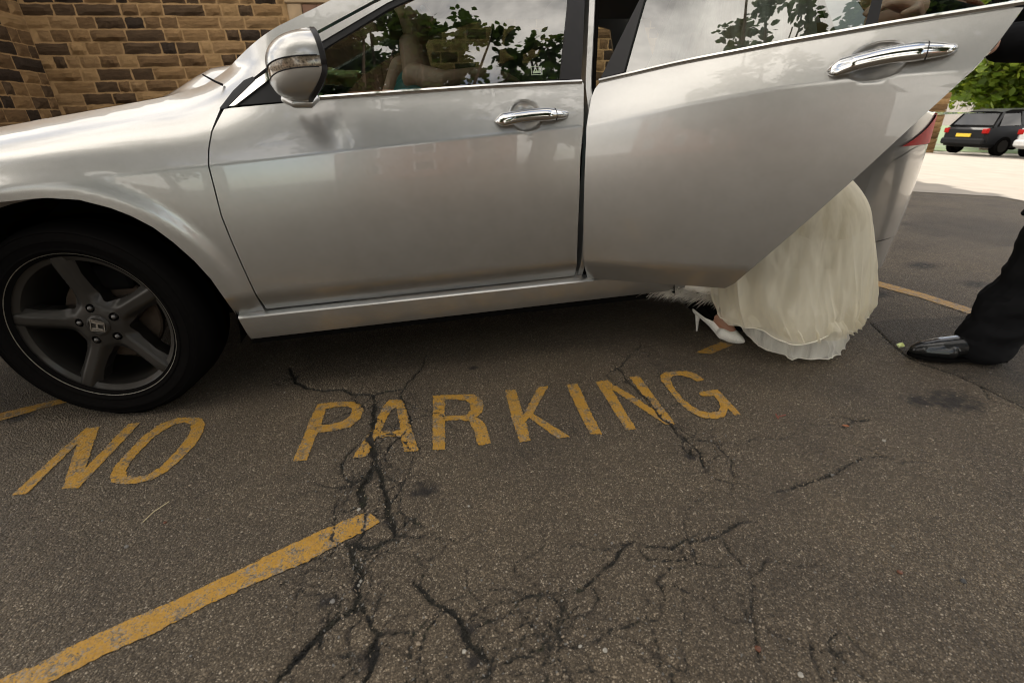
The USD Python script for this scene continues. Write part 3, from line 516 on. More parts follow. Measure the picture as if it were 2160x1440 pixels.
# loose stones, seeds and leaves
def pebble(r, seed, flat=.65):
    m = trimesh.creation.icosphere(2, r); rr = np.random.default_rng(seed)
    m.vertices *= (.7 + .6 * meshkit.noise(m.vertices / r * 1.1 + seed * 3.1, seed))[:, None] * np.array([1, .8 + .3 * rr.random(), flat])
    m.apply_transform(trimesh.transformations.rotation_matrix(rr.random() * 6.28, [0, 0, 1])); return m
KIND = {'w': ('white', 'pebble_white'), 'b': ('buff', 'pebble_buff'), 'g': ('pale grey', 'pebble_grey'), 'd': ('dark', 'pebble_dark'), 'p': ('pinkish', 'pebble_buff'), 'o': ('orange', 'seed_rust'), 'r': ('rust coloured', 'seed_rust')}
where = ['white chip in the crack at the end of the long yellow line', 'white chip upper of two in the dark crack below the yellow line', 'white chip lower of two in the dark crack below the yellow line', 'buff chip between the letter N and the letter O', 'buff chip to the right of the letter O', 'orange chip below the letter O', 'pale grey chip on open tarmac left of the yellow line', 'pale grey chip lying on the stem of the letter P', 'buff chip on the tarmac just above the long yellow line', 'pale grey stone left of the dark crack low in the foreground', 'white chip beside the crack at the bottom of the view', 'white stone where the crazed cracks meet in the foreground', 'white stone just right of where the crazed cracks meet', 'pale grey chip right of the orange leaf', 'grey stone in the crack below the orange leaf', 'dark stone lying alone at the lower right', 'white stone by the dark stain at the bottom edge right of centre', 'buff chip left below the letter N of PARKING', 'buff chip below the foot of the letter I', 'pinkish chip near the bottom middle cracks', 'rust coloured berry on open tarmac at the right', 'rust coloured berry in the thin vertical crack right of centre', 'small white chip near the stain under the letter R', 'small white chip near the front wheel left of the letter P']
for k, ((px, py), r, c) in enumerate(T['pebbles']):
    r *= .58; m = pebble(r, k + 1); m.apply_translation([px, py, float(ground_z(px, py)) + r * .35])
    tag(obj(None, 'loose_stone', m, KIND[c][1], True), where[k] if k < len(where) else None, 'stone', 'loose stones on the cracked tarmac')
# grit: countless small chippings lying loose
G_ = []; cp = np.vstack(crack_pts)
for k in range(2600):
    if k < 1500: x, y = cp[rng.integers(len(cp))] + rng.normal(0, .016, 2); r = rng.uniform(.0012, .0036)
    else: x, y = rng.uniform(-1.2, 3.3), -1.55 + 2.0 * rng.random() ** 1.4; r = rng.uniform(.0012, .0042)
    v = rng.normal(size=(6, 3)); v /= np.linalg.norm(v, axis=1, keepdims=True); v[:, 2] *= .6
    G_.append((v * r, x, y, r))
verts, faces, n = [], [], 0
for v, x, y, r in G_:
    try: h = trimesh.convex.convex_hull(v)
    except Exception: continue
    verts.append(h.vertices + np.array([x, y, 0])); faces.append(h.faces + n); n += len(h.vertices)
V = np.vstack(verts); xy = np.array([[g[1], g[2]] for g in G_])
zz = np.repeat(0.0, len(V)); V[:, 2] += ground_z(V[:, 0], V[:, 1]) + .0008
cut = len(V) // 2
for name_, sel in (('pebble_buff', 0), ('pebble_grey', 1)):
    F_ = np.vstack([f for i, f in enumerate(faces) if i % 2 == sel])
    tag(obj(None, 'grit', trimesh.Trimesh(V, F_, process=False), name_, False, kind='stuff'), 'loose buff chippings scattered over the tarmac' if sel == 0 else 'loose grey chippings scattered over the tarmac', 'grit')
def leaf_mesh(l, w, curl=.15):
    t = np.linspace(0, 1, 9); rows = []
    for a in t:
        h = w * math.sin(math.pi * min(a * .96 + .03, 1)) ** .8
        rows.append([[a * l, s * h, curl * l * (abs(s) ** 1.5 * .4 + (a - .5) ** 2)] for s in np.linspace(-1, 1, 5)])
    a = loft(rows); b = a.copy(); b.vertices = b.vertices - [0, 0, .0005]; b.invert(); return join([a, b])
def lay(name, label, cat, mesh, mat, px, py, rot, lift=.003):
    mesh.apply_transform(trimesh.transformations.rotation_matrix(rot, [0, 0, 1])); mesh.apply_translation([px, py, float(ground_z(px, py)) + lift])
    return tag(obj(None, name, mesh, mat, True), label, cat)
lay('fallen_leaf', 'small orange dry leaf at the tip of a crack on the right', 'leaf', leaf_mesh(.018, .006), 'dry_leaf', 1.86 + .29, -.83 + .205, 2.6)
lay('petal', 'pale green petal on the tarmac by the black shoe tip', 'petal', leaf_mesh(.040, .013, .5), 'petal_green', 2.715, -.272, .5, .012)
lay('straw', 'thin straw blade on the tarmac below the letter O', 'straw', tube([(0, 0, 0), (.03, .004, .002), (.07, 0, .001)], .0009, 5), 'straw', .258, -.515, 1.05)
lay('twig', 'small red twig on the tarmac right of the letter G', 'twig', join([tube([(0, 0, 0), (.03, .003, .003)], .0016, 6), tube([(0, -.008, 0), (.004, .012, .003)], .0022, 6)]), 'red_twig', 1.985, -.53, -.1)
b_ = thing('fallen_berries', 'cluster of rust brown berries on a stalk at the bottom edge left of centre', 'berries')
for k, (bx, by) in enumerate([(.675, -1.018), (.66, -1.03), (.688, -1.006), (.672, -1.024)]):
    m = pebble(.0065, 40 + k, .9); m.apply_translation([bx, by, .006]); obj(b_, 'berry', m, 'seed_rust', True)
obj(b_, 'stalk', tube([(.69, -1.0, .006), (.67, -1.03, .004), (.655, -1.06, .003)], .0012, 6), 'bark')

# ---------------------------------------------------------------- stone building behind the car
WALL_Y, WALL_X0, WALL_X1, WALL_H = 6.0, -2.98, 9.1, 7.2
building = thing('stone_building', 'coursed brown sandstone building standing behind the silver car', 'building')
wall = obj(building, 'wall', join([box(WALL_X0 - 4, WALL_X1 - .02, WALL_Y - .005, WALL_Y + 8, -1.5, WALL_H)]), 'mortar')
def stone(w, h, d, seed):
    """a pitch-faced block: x 0..w, z 0..h, bulging towards -y"""
    r = np.random.default_rng(seed); nx, nz = 6, 4
    u, v = np.meshgrid(np.linspace(0, 1, nx), np.linspace(0, 1, nz))
    e = np.minimum(np.minimum(u, 1 - u) * w, np.minimum(v, 1 - v) * h) / (.5 * h)
    out = .006 + d * np.clip(e * 1.3, 0, 1) ** .8 * (.25 + 1.5 * meshkit.noise(np.stack([u * 3 + seed, v * 2.2, u * 0], -1), seed % 97))
    ju, jv = (r.random(u.shape) - .5) * .012, (r.random(u.shape) - .5) * .010
    g = np.stack([u * w + ju, -out, v * h + jv], -1)
    ring = [(0, i) for i in range(nx)] + [(j, nx - 1) for j in range(1, nz)] + [(nz - 1, i) for i in range(nx - 2, -1, -1)] + [(j, 0) for j in range(nz - 2, 0, -1)]
    idx = np.array([j * nx + i for j, i in ring]); V = g.reshape(-1, 3)
    back = V[idx].copy(); back[:, 1] = .034
    m = loft(g); k = len(idx); i = np.arange(k); o = len(V)
    q = np.stack([idx, o + i, o + (i + 1) % k, np.roll(idx, -1)], 1)
    t = trimesh.Trimesh(np.vstack([V, back]), np.vstack([m.faces, q[:, [0, 1, 2]], q[:, [0, 2, 3]]]), process=False); return t
WIN = (.02, 1.25, .95, 2.16)   # doorway with dressed stone round it
far_stone = {s: [] for s in STONES}
z, row, count = -1.2, 0, 0
r2 = np.random.default_rng(21)
while z < WALL_H:
    hgt = r2.uniform(.122, .140) if .2 < z < 3 else r2.uniform(.13, .17)
    x = WALL_X0 + r2.uniform(-.1, .1)
    while x < WALL_X1:
        w = float(np.clip(r2.lognormal(-1.42, .38), .13, .46)); j = .017
        inwin = x + w > WIN[0] - .19 and x < WIN[1] + .19 and z + hgt > WIN[2] - .1 and z < WIN[3] + .16
        if inwin and x < WIN[0] - .19 - .08: w = WIN[0] - .19 - x; inwin = False
        if not inwin and w > .06:
            m = stone(w - j, hgt - j, r2.uniform(.008, .028), int(r2.integers(1e6)))
            m.apply_translation([x, WALL_Y, z])
            s = STONES[int(r2.choice(6, p=[.17, .2, .2, .19, .13, .11]))]
            if .86 < z < 2.45 and x < .45 and x > WALL_X0 - .3 and count < 292:
                obj(wall, 'stone', m, s, False); count += 1
            else: far_stone[s].append(m)
        x += w
    z += hgt; row += 1
for s, ms in far_stone.items():
    if ms: obj(wall, 'stonework', join(ms), s, False, kind='stuff')
# porch wall that comes forward on the left
side_wall = thing('porch_wall', 'darker sandstone wall coming forward from the building at the left edge', 'wall')
obj(side_wall, 'backing', box(WALL_X0 - .6, WALL_X0 + .005, 2.6, WALL_Y - .02, -.2, 2.9), 'mortar')
z = .0
while z < 2.85:
    hgt = r2.uniform(.125, .145); y = WALL_Y - .02
    while y > 2.7:
        w = float(np.clip(r2.lognormal(-1.3, .35), .15, .5)); w = min(w, y - 2.6); j = .013
        m = stone(w - j, hgt - j, r2.uniform(.01, .03), int(r2.integers(1e6)))
        m.apply_transform(trimesh.transformations.rotation_matrix(math.pi / 2, [0, 0, 1]))   # face towards +x
        m.apply_translation([WALL_X0, y - w, z])
        obj(side_wall, 'stone', m, STONES[int(r2.choice(6, p=[.08, .14, .2, .28, .22, .08]))], False)
        y -= w
    z += hgt
obj(side_wall, 'coping', box(WALL_X0 - .66, WALL_X0 + .05, 2.55, WALL_Y - .04, 2.905, 3.0, .01), 'trim_stone')
d = obj(building, 'door_surround', join([box(WIN[0] - .17, WIN[0], WALL_Y - .035, WALL_Y + .12, -.05, WIN[3], .012), box(WIN[1], WIN[1] + .17, WALL_Y - .035, WALL_Y + .12, -.05, WIN[3], .012), box(WIN[0] - .19, WIN[1] + .19, WALL_Y - .04, WALL_Y + .12, WIN[3] + .003, WIN[3] + .15, .012)]), 'trim_stone')
dr = obj(building, 'door', box(WIN[0] + .003, WIN[1] - .003, WALL_Y - .015, WALL_Y + .025, -.04, WIN[3] - .003), 'wood')
for k in range(7): obj(dr, 'plank', box(WIN[0] + .01 + k * .172, WIN[0] + .176 + k * .172, WALL_Y - .035, WALL_Y - .017, -.03, WIN[3] - .01, .004), 'wood')
obj(building, 'roof', trimesh.Trimesh([(WALL_X0 - 4.3, WALL_Y - .3, WALL_H + .02), (WALL_X1 + .3, WALL_Y - .3, WALL_H + .02), (WALL_X1 + .3, WALL_Y + 4, WALL_H + 2.6), (WALL_X0 - 4.3, WALL_Y + 4, WALL_H + 2.6), (WALL_X1 + .3, WALL_Y + 8.3, WALL_H + .02), (WALL_X0 - 4.3, WALL_Y + 8.3, WALL_H + .02)], [[0, 1, 2], [0, 2, 3], [3, 2, 4], [3, 4, 5]], process=False), 'slate')

# ---------------------------------------------------------------- the silver car
CW = 1.76                                            # width: near side at y = 0, far side at y = CW
car = thing('silver_car', 'silver saloon car parked in front of the stone building with its rear door open', 'car')
SIDE = lambda x, z: np.stack([x, side_y(x, z), z], -1)
FAR = lambda x, z: np.stack([x, CW - side_y(x, z), z], -1)

cup = np.array([1.357, .850])
def front_skin(x, z):
    e = ((x - cup[0]) / .048) ** 2 + ((z - cup[1]) / .043) ** 2
    y = side_y(x, z) + .020 * np.clip(1 - e, 0, 1) ** .6
    return np.stack([x, y, z], -1)
SEAM = .0030
# front wing with the A-pillar
arch = [tuple(p) for p in T['arch']]
shut = [tuple(p) for p in T['shut']]
roof_lo = [(.5758, .9619), (.7824, 1.0877), (.9501, 1.1673), (1.20, 1.268), (1.45, 1.335), (1.75, 1.365)]
roof_hi = [(1.75, 1.405), (1.45, 1.392), (1.25, 1.345), (1.06, 1.272), (.855, 1.182), (.675, 1.103), (.50, 1.008), (.43, .965)]
def arch_edge(x): return x
wing = Polygon([(-.36, .40), (-.335, .52)] + arch + [(.3985, .3035), (.4815, .305)] + shut[::-1][1:] + roof_lo + roof_hi + [(x, float(top_z(x))) for x in (.33, .18, 0, -.2, -.45, -.62)] + [(-.62, .40)])
wing = wing.buffer(-SEAM * .6)
body = obj(car, 'front_wing', panel(wing, SIDE, .016, .02, None, [(.22, float(crease_z(.22))), (.46, float(crease_z(.46)))]), 'silver_paint', 40)
# bonnet and windscreen
def ye(x): return side_y(x, top_z(x))
def bonnet(x, t):
    """t 0..1 from the near edge to the far edge"""
    a = ye(x) + .004; y = a + t * (CW - 2 * a); c = np.clip(1 - ((y - CW / 2) / (CW / 2 - a)) ** 2, 0, 1)
    crease = sstep(.16, .24, t) * sstep(.84, .76, t)
    z = top_z(x) + .020 * c + sstep(.06, .15, t) * sstep(.94, .85, t) * np.interp(x, [-.9, .2, .27, .36, .41, .6], [0, 0, .014, .052, .068, .066])
    return np.stack([x, y, z], -1)
xb = lambda t: .56 - .11 * np.clip(1 - ((t - .5) / .5) ** 2, 0, 1) ** .62
rows = []
for t in np.linspace(0, 1, 61):
    x = np.linspace(-.88, xb(t) - .012, 60); rows.append(bonnet(x, np.full_like(x, t)))
bon = loft(rows); bon.invert()
obj(car, 'bonnet', bon, 'silver_paint', True)
rows = []
for t in np.linspace(0.0, 1.0, 41):
    e = xb(t); s = np.linspace(0, 1, 24); x = e - .012 + s * (1.24 - .06 * (1 - (2 * t - 1) ** 2) - e)
    edge_z = np.interp(x, [.40, .50, .675, .855, 1.06, 1.25, 1.4], [.955, 1.0, 1.095, 1.174, 1.264, 1.338, 1.38])
    zz = edge_z - .006 + .012 * (1 - (2 * t - 1) ** 2)
    yy0 = side_y(x, np.minimum(zz, 1.40)) + .012
    y = yy0 + t * (CW - 2 * yy0); rows.append(np.stack([x, y, zz], -1))
ws = loft(rows); ws.invert(); obj(car, 'windscreen', ws, 'clear_glass', True)
rows = []
for t in np.linspace(0, 1, 31):
    e = xb(t); s = np.linspace(0, 1, 5); x = e - .05 + s * .05
    y0 = .15; y = y0 + t * (CW - 2 * y0); rows.append(np.stack([x, np.full_like(x, y), .86 + .02 * (1 - (2 * t - 1) ** 2) + .03 * s], -1))
cw = loft(rows); cw.invert(); obj(car, 'cowl', cw, 'black_trim', True)
obj(car, 'wiper', tube([(.497, .150, .958), (.478, .148, .968), (.452, .146, .985)], [.0035, .003, .002], 8), 'black_trim', True)
# front bumper and lamp beyond the frame
nose = []
for a in np.linspace(0, math.pi, 41):
    for_x = -.62 - .32 * math.sin(a) ** .6; y = CW / 2 - (CW / 2 - .035) * math.cos(a)
    nose.append([(for_x + .10, y, .18), (for_x + .01, y, .24), (for_x - .02, y, .42), (for_x, y, .58), (for_x + .10, y, .68), (for_x + .22, y, .72)])
nm = loft(nose); obj(car, 'front_bumper', nm, 'silver_paint', True)
for yy in (.14, CW - .14): obj(car, 'headlamp', box(-.80, -.64, yy - .09, yy + .09, .60, .69, .02), 'white_bulb')

# near front door, closed
belt = [(x, float(belt_z(x)) + .012) for x in np.linspace(1.549, .72, 12)]
door_poly = Polygon([(.487, .3125)] + [(1.10, .3145), (1.536, .3165), (1.529, .42), (1.5268, .5027), (1.5274, .7239), (1.5361, .8144), (1.5472, .8835), (1.5555, .934)] + belt + [(.7197, .9095), (.60, .903), (.5015, .8975)] + shut[1:-1]).buffer(0).buffer(-SEAM * .6)
fd = obj(car, 'front_door', panel(door_poly, front_skin, .016, .016, (cup, .075, .004), [(x, float(crease_z(x))) for x in (.40, 1.60)]), 'silver_paint', 40)
def side_path(pts, off=0.0, n=60):
    p = spline(pts, n); return np.stack([p[:, 0], side_y(p[:, 0], p[:, 1]) - off, p[:, 1]], -1)
OUT = (0, -1, .35)
trim_prof = [(-.004, -.0065), (.003, -.006), (.006, -.001), (.005, .004), (.001, .0065), (-.004, .0065)]
obj(fd, 'chrome_strip', ribbon(side_path([(.722, .9145), (1.0, .9255), (1.30, .936), (1.5475, .9405)]), OUT, trim_prof), 'chrome', 40)
obj(fd, 'lower_seal', ribbon(side_path([(.70, .9045), (1.0, .917), (1.30, .9275), (1.548, .932)], -.002), OUT, [(-.004, -.002), (.001, -.002), (.001, .002), (-.004, .002)]), 'black_trim', 40)
gl = Polygon([(.715, .925), (1.4795, .950), (1.5385, 1.172), (1.56, 1.30), (1.45, 1.318), (1.20, 1.250), (.9863, 1.1585), (.7876, 1.0568), (.648, .972), (.648, .93)])
obj(fd, 'window_glass', panel(gl, lambda x, z: np.stack([x, side_y(x, z) + .010, z], -1), .05, 0), 'car_glass', True)
# silver upper frame with black seals either side
fr_lo = [(.5758, .9619), (.7824, 1.0877), (.9501, 1.1673), (1.20, 1.268), (1.45, 1.335), (1.57, 1.35)]
def shifted(pts, dz): return [(x, z + dz) for x, z in pts]
def frame_poly(a, b): return Polygon(a + b[::-1])
obj(fd, 'upper_frame', panel(Polygon(shifted(fr_lo, -.007)[1:] + [(1.57, 1.322), (1.45, 1.312), (1.20, 1.248), (.9863, 1.165 - .003), (.7876, 1.0605), (.70, 1.006), (.70, 1.0325)]), SIDE, .02, .012), 'silver_paint', 35)
obj(fd, 'frame_seal', panel(Polygon([(1.57, 1.321), (1.45, 1.311), (1.20, 1.247), (.9863, 1.161), (.7876, 1.0595), (.66, .978), (.66, .960), (.80, 1.047), (.9863, 1.145), (1.20, 1.231), (1.45, 1.297), (1.57, 1.307)]), lambda x, z: np.stack([x, side_y(x, z) + .003, z], -1), .02, .008), 'black_trim', 35)
obj(fd, 'pillar_trim', panel(Polygon([(1.4785, .9475), (1.5475, .9475), (1.5885, 1.1688), (1.605, 1.31), (1.56, 1.31), (1.535, 1.1686)]), lambda x, z: np.stack([x, side_y(x, z) + .002, z], -1), .02, .01), 'black_gloss', 35)
obj(fd, 'sail_panel', panel(Polygon([(.5325, .9035), (.60, .906), (.722, .912), (.722, .93), (.70, 1.0), (.66, .975), (.597, .9445)]), lambda x, z: np.stack([x, side_y(x, z) + .004, z], -1), .02, .01), 'black_trim', 35)
obj(fd, 'chrome_corner', panel(Polygon([(.513, .9015), (.5335, .9035), (.598, .9445), (.70, 1.006), (.70, 1.022), (.592, .965)]), lambda x, z: np.stack([x, side_y(x, z) - .002, z], -1), .01, .008), 'chrome', 35)
obj(car, 'door_seal', panel(Polygon([(.4925, .8975), (.510, .9000), (.553, .9365), (.592, .9665), (.5885, .9735), (.562, .9655), (.530, .9405)]).buffer(.002), lambda x, z: np.stack([x, side_y(x, z) - .0025, z], -1), .006, .01), 'black_trim', 35)
# pull handle: a curved chrome bar with a dark under-face and key cover
def pull_handle(parent, F, u0, z0, u1, z1, arch_h, hgt, split, scale=1.0):
    """F(u, w, z) -> world; w outwards"""
    n = 40; rows = []; rows2 = []
    for k in range(n + 1):
        t = k / n; u = u0 + (u1 - u0) * t; zc = z0 + (z1 - z0) * t + arch_h * math.sin(math.pi * min(t * 1.08, 1)) ** .9
        h = hgt * (min(1, (t / .10)) ** .55) * (min(1, ((1 - t) / .30)) ** .5 * .75 + .25); h = max(h, .002)
        out = .030 * min(1, (t / .22)) ** .6 * min(1, ((1 - t) / .28)) ** .55 + .006
        prof = [(.0, -.55), (.55, -.62), (.86, -.42), (1.0, -.05), (.96, .25), (.72, .50), (.3, .56), (.0, .5)]
        rows.append([F(u, out * a - .002, zc + h * b) for a, b in prof])
    m = loft(rows, True); k8 = 8
    caps = [[0, j + 1, j] for j in range(1, k8 - 1)] + [[n * k8, n * k8 + j, n * k8 + j + 1] for j in range(1, k8 - 1)]
    h_ = obj(parent, 'door_handle', trimesh.Trimesh(m.vertices, np.vstack([m.faces, caps]), process=False), 'chrome', 50)
    s = int(n * split); ring = np.array(rows[s]); c = ring.mean(0)
    obj(h_, 'key_cover_joint', tube(np.vstack([c + (ring - c) * 1.03, c + (ring[:1] - c) * 1.03]), .0011, 6, False), 'black_trim', True)
    return h_
FN = lambda u, w, z: (u, float(side_y(u, z)) - w, z)
pull_handle(fd, FN, 1.2585, .8385, 1.4935, .8525, .0075, .031, .80)

# door mirror: shell with an indicator strip, black rim and pale foot
mc, ma = np.array([.802, -.090, .983]), np.array([.132, .088, .077])
def mirror_pt(lat, th):
    """lat -1..1 vertical, th 0..pi sweeps from the inner to the outer end round the front"""
    zt = math.sin(lat * math.pi / 2); rr = max(1 - abs(zt) ** 2.05, 0) ** (1 / 2.05)
    x = -math.sin(th) ** .85 * rr; y = math.cos(th); y = math.copysign(abs(y) ** .8, y) * max(rr, .35) ** .9
    zz = zt * (1.0 if zt > 0 else 1.06)
    return mc + ma * [x, y, zz] + np.array([-.14 * ma[1] * y - .060 * max(-zt - .15, 0) ** 1.4 - .012 * max(zt, 0) ** 2, 0, 0])
def band(l, th):
    """the indicator strip drops towards the front of the shell"""
    return l - .30 * (1 + math.cos(max(th, math.pi / 2))) ** 1.3 * max(0, 1 - abs(l) ** .7)
def shell(l0, l1, n, push=0.0):
    rows = []
    for l in np.linspace(l0, l1, n):
        rows.append([mirror_pt(band(l, th), th) for th in np.linspace(0.0, math.pi, 40)])
    r = np.array(rows)
    if push: r = mc + (r - mc) * (1 + push)
    return loft(r)
mir = obj(fd, 'door_mirror', join([shell(.115, 1.0, 20), shell(-1.0, -.075, 20)]), 'silver_paint', 60)
def shut_rim(l0, l1, n):
    rows = []
    for l in np.linspace(l0, l1, n):
        a, b = mirror_pt(l, 0.0), mirror_pt(l, math.pi); rows.append([a, a + [.016, 0, 0], b + [.016, 0, 0], b])
    return loft(rows)
# (sub-parts of the mirror hang on the front door too, as the tree goes no deeper)
obj(fd, 'indicator_lens', shell(-.078, .118, 10, -.006), 'indicator_lens', 60)
obj(fd, 'indicator_seal', join([tube([mirror_pt(band(l, th), th) for th in np.linspace(.05, 3.1, 50)], .0016, 6) for l in (.117, -.077)]), 'black_trim', True)
rim = []
for k in range(60):
    a = 2 * math.pi * k / 60; s = math.copysign(abs(math.sin(a)) ** .87, math.sin(a)); c = math.copysign(abs(math.cos(a)) ** .8, math.cos(a))
    rim.append(mc + [-.14 * ma[1] * c - .060 * max(-s - .15, 0) ** 1.4 - .012 * max(s, 0) ** 2, ma[1] * c * 1.0, ma[2] * s * (1.0 if s > 0 else 1.06)])
rim = np.array(rim + rim[:1])
rim_m = ribbon(rim, (1, 0, 0), [(-.003, -.002), (.008, -.002), (.010, .001), (.008, .003), (-.003, .003)])
obj(fd, 'mirror_rim', rim_m, 'black_gloss', 50)
gc = rim[:-1].mean(0); obj(fd, 'mirror_glass', trimesh.Trimesh(np.vstack([rim[:-1] + [.003, 0, 0], gc + [.003, 0, 0]]), [[k, (k + 1) % 60, 60] for k in range(60)], process=False), 'mirror_silver', False)
hull = lambda pts, bev=0: trimesh.convex.convex_hull(np.array(pts))
obj(fd, 'mirror_neck', hull([(.70, -.10, .922), (.775, -.12, .915), (.775, -.03, .918), (.70, -.02, .925), (.712, -.085, .902), (.765, -.10, .896), (.765, -.02, .900), (.712, -.01, .905)]), 'black_gloss')
obj(fd, 'mirror_foot', blob([[((.700, -.085, .910), .012), ((.722, -.100, .8985), .011), ((.757, -.098, .8985), .012), ((.772, -.085, .909), .010)], [((.722, -.09, .8995), .012), ((.70, .02, .905), .014)], [((.757, -.088, .900), .012), ((.742, .02, .905), .014)]], .006, 6), 'silver_paint', True)
obj(fd, 'parking_sticker', panel(Polygon([(1.392, .962), (1.428, .9632), (1.4285, .987), (1.3925, .986)], [[(1.394, .964), (1.394, .9845), (1.4265, .9855), (1.4265, .9648)]]), lambda x, z: np.stack([x, side_y(x, z) + .008, z], -1), .004, 0), 'sticker_ink', False)
obj(fd, 'sticker_print', panel(Polygon([(1.398, .971), (1.403, .979), (1.406, .972), (1.410, .980), (1.414, .972), (1.418, .980), (1.423, .971), (1.423, .968), (1.398, .967)]), lambda x, z: np.stack([x, side_y(x, z) + .008, z], -1), .004, 0), 'sticker_ink', False)

# sill
sp = [(.075, .320), (.040, .309), (.026, .303), (.020, .296), (.0215, .285), (.028, .245), (.040, .216), (.060, .2085), (.10, .205), (.14, .22)]
rows = []
for x in np.linspace(.404, 1.985, 60):
    k = (x - .404); rows.append([(x + max(0, (.300 - z)) * .16 * (1 if k < .02 else 0), y, z + .004 * k) for y, z in sp])
sl = loft(rows); sl.invert()
cap = trimesh.Trimesh(np.array(rows[0]), [[0, j, j + 1] for j in range(1, len(sp) - 1)], process=False)
obj(car, 'sill', join([sl, cap]), 'silver_paint', 40)
# B-pillar, rear door opening, interior
bp = []
for z in np.linspace(.30, 1.36, 30):
    y = float(side_y(1.56, z)); c = 1.5515 + .035 * sstep(.55, .93, z) * .35 + max(z - .93, 0) * .19
    bp.append([(c - .006, y + .05, z), (c - .004, y + .004, z), (c + .013, y + .003, z), (c + .020, y + .012, z), (c + .022, y + .10, z)])
b_ = loft(bp); b_.invert(); obj(car, 'centre_pillar', b_, 'silver_paint', 35)
obj(car, 'pillar_seal', join([tube([(p[3][0] + .006, p[3][1] + .004, p[3][2]) for p in bp], .008, 8)]), 'rubber', True)

# rear door, swung open
DOOR = lambda u, z: door_point(u, door_y(u, z), z)
hc = np.array([.7166, .9405])
def rear_skin(u, z):
    t = (u - hc[0]) * .09
    e = ((u - hc[0]) / .058) ** 2 + ((z - hc[1] - t) / .040) ** 2
    return door_point(u, door_y(u, z) + .020 * np.clip(1 - e, 0, 1) ** .6, z)
edge = [(.004, .312), (.006, .5583), (.006, .754), (.003, .8384), (.001, .895), (.006, .918), (.018, .9345)]
beltd = lambda u: float(np.interp(u, [-.1, .02, .25, .505, .73, .955, 1.2], [.922, .934, .965, .991, 1.010, 1.026, 1.038]))
rd_poly = Polygon([(.012, .3075), (.25, .3215), (.4667, .3357), (.492, .358), (.5281, .4105), (.6493, .5721), (.7449, .7039), (.8232, .8154), (.8864, .9037), (.9228, .9647), (.9475, 1.022)] + [(u, beltd(u) + .001) for u in np.linspace(.93, .03, 14)] + edge[::-1])
rd = obj(car, 'rear_door', panel(rd_poly.buffer(0), rear_skin, .016, .018, (hc, .085, .004), [(0, .814), (.15, .8395), (.3, .865), (.524, .8945), (.7, .9055), (.875, .909)]), 'silver_paint', 40, label='opened rear door hiding the bride')
def door_path(pts, off=0.0, n=50):
    p = spline(pts, n); return door_point(p[:, 0], door_y(p[:, 0], p[:, 1]) - off, p[:, 1])
DO = -DOOR_IN + np.array([0, 0, .35])
bl = [(u, beltd(u) + .0065) for u in (.016, .12, .25, .4, .5, .62, .73, .85, .948)]
obj(rd, 'chrome_strip', ribbon(door_path(bl), DO, trim_prof), 'chrome', 40)
obj(rd, 'lower_seal', ribbon(door_path([(u, z - .0085) for u, z in bl], -.002), DO, [(-.004, -.002), (.001, -.002), (.001, .002), (-.004, .002)]), 'black_trim', 40)
DG = lambda off: (lambda u, z: door_point(u, door_y(u, z) + off, z))
tl = lambda u: 1.33 + .05 * u - .42 * max(u - .35, 0) ** 2
obj(rd, 'window_frame', panel(Polygon([(.0175, .9475), (.0905, .9590), (.110, 1.1468), (.15, tl(.15) - .04), (.35, tl(.35) - .035), (.60, tl(.6) - .035), (.80, tl(.8) - .04), (.925, 1.055), (.94, 1.04), (.965, 1.045), (.86, tl(.8) - .01), (.80, tl(.8)), (.60, tl(.6)), (.35, tl(.35)), (.13, tl(.13)), (.0945, 1.148)]), DG(.002), .02, .012), 'black_gloss', 35)
obj(rd, 'window_glass', panel(Polygon([(.080, .955), (.30, .977), (.5, .996), (.681, 1.010), (.690, 1.08), (.69, 1.25), (.60, 1.30), (.35, 1.315), (.14, 1.30), (.104, 1.1468)]), DG(.010), .04, 0), 'car_glass', True)
obj(rd, 'window_divider', panel(Polygon([(.676, 1.011), (.7005, 1.0132), (.6995, 1.0666), (.705, 1.26), (.683, 1.27), (.678, 1.0692)]), DG(.004), .02, .01), 'black_trim', 35)
obj(rd, 'quarter_glass', panel(Polygon([(.696, 1.013), (.93, 1.031), (.80, 1.215), (.70, 1.258)]), DG(.010), .04, 0), 'car_glass', True)
obj(rd, 'inner_panel', panel(rd_poly.buffer(-.012), lambda u, z: door_point(u, door_y(u, z) + .055 + .03 * sstep(.0, .05, z - .6), z), .05, 0), 'interior_grey', True)
obj(rd, 'door_edge', panel(rd_poly.buffer(-.014), lambda u, z: door_point(u, door_y(u, z) + .019, z), .06, .034), 'interior', True)
FD = lambda u, w, z: tuple(door_point(np.array(u), np.array(float(door_y(u, z)) - w), np.array(z)).ravel())
pull_handle(rd, FD, .618, .9255, .8565, .9565, .0105, .034, .78)

# roof, rear quarter, tail
rows = []
for x in np.linspace(1.10, 2.55, 24):
    e = float(np.interp(x, [1.10, 1.25, 1.45, 1.75, 2.1, 2.4, 2.55], [1.272, 1.345, 1.392, 1.405, 1.395, 1.36, 1.325]))
    y0 = float(side_y(x, e)); y = np.linspace(y0, CW - y0, 24); rows.append(np.stack([np.full_like(y, x), y, e + .045 * (1 - ((y - CW / 2) / (CW / 2 - y0)) ** 2)], -1))
obj(car, 'roof', loft(rows), 'silver_paint', True)
def tail_plan(z, n=60):
    """rear corner in plan, from the side round to the middle of the tail"""
    k = np.interp(z, [.2, .3, .45, .62, .70, .9, 1.0], [.885, .925, .975, 1.0, .995, .965, .94])
    A, B, nn = .585 * k, .88, 2.6
    a = np.linspace(0, math.pi / 2, n); X = A * np.sin(a) ** (2 / nn); Yv = B * np.cos(a) ** (2 / nn)
    return 2.66 + X, CW / 2 - Yv
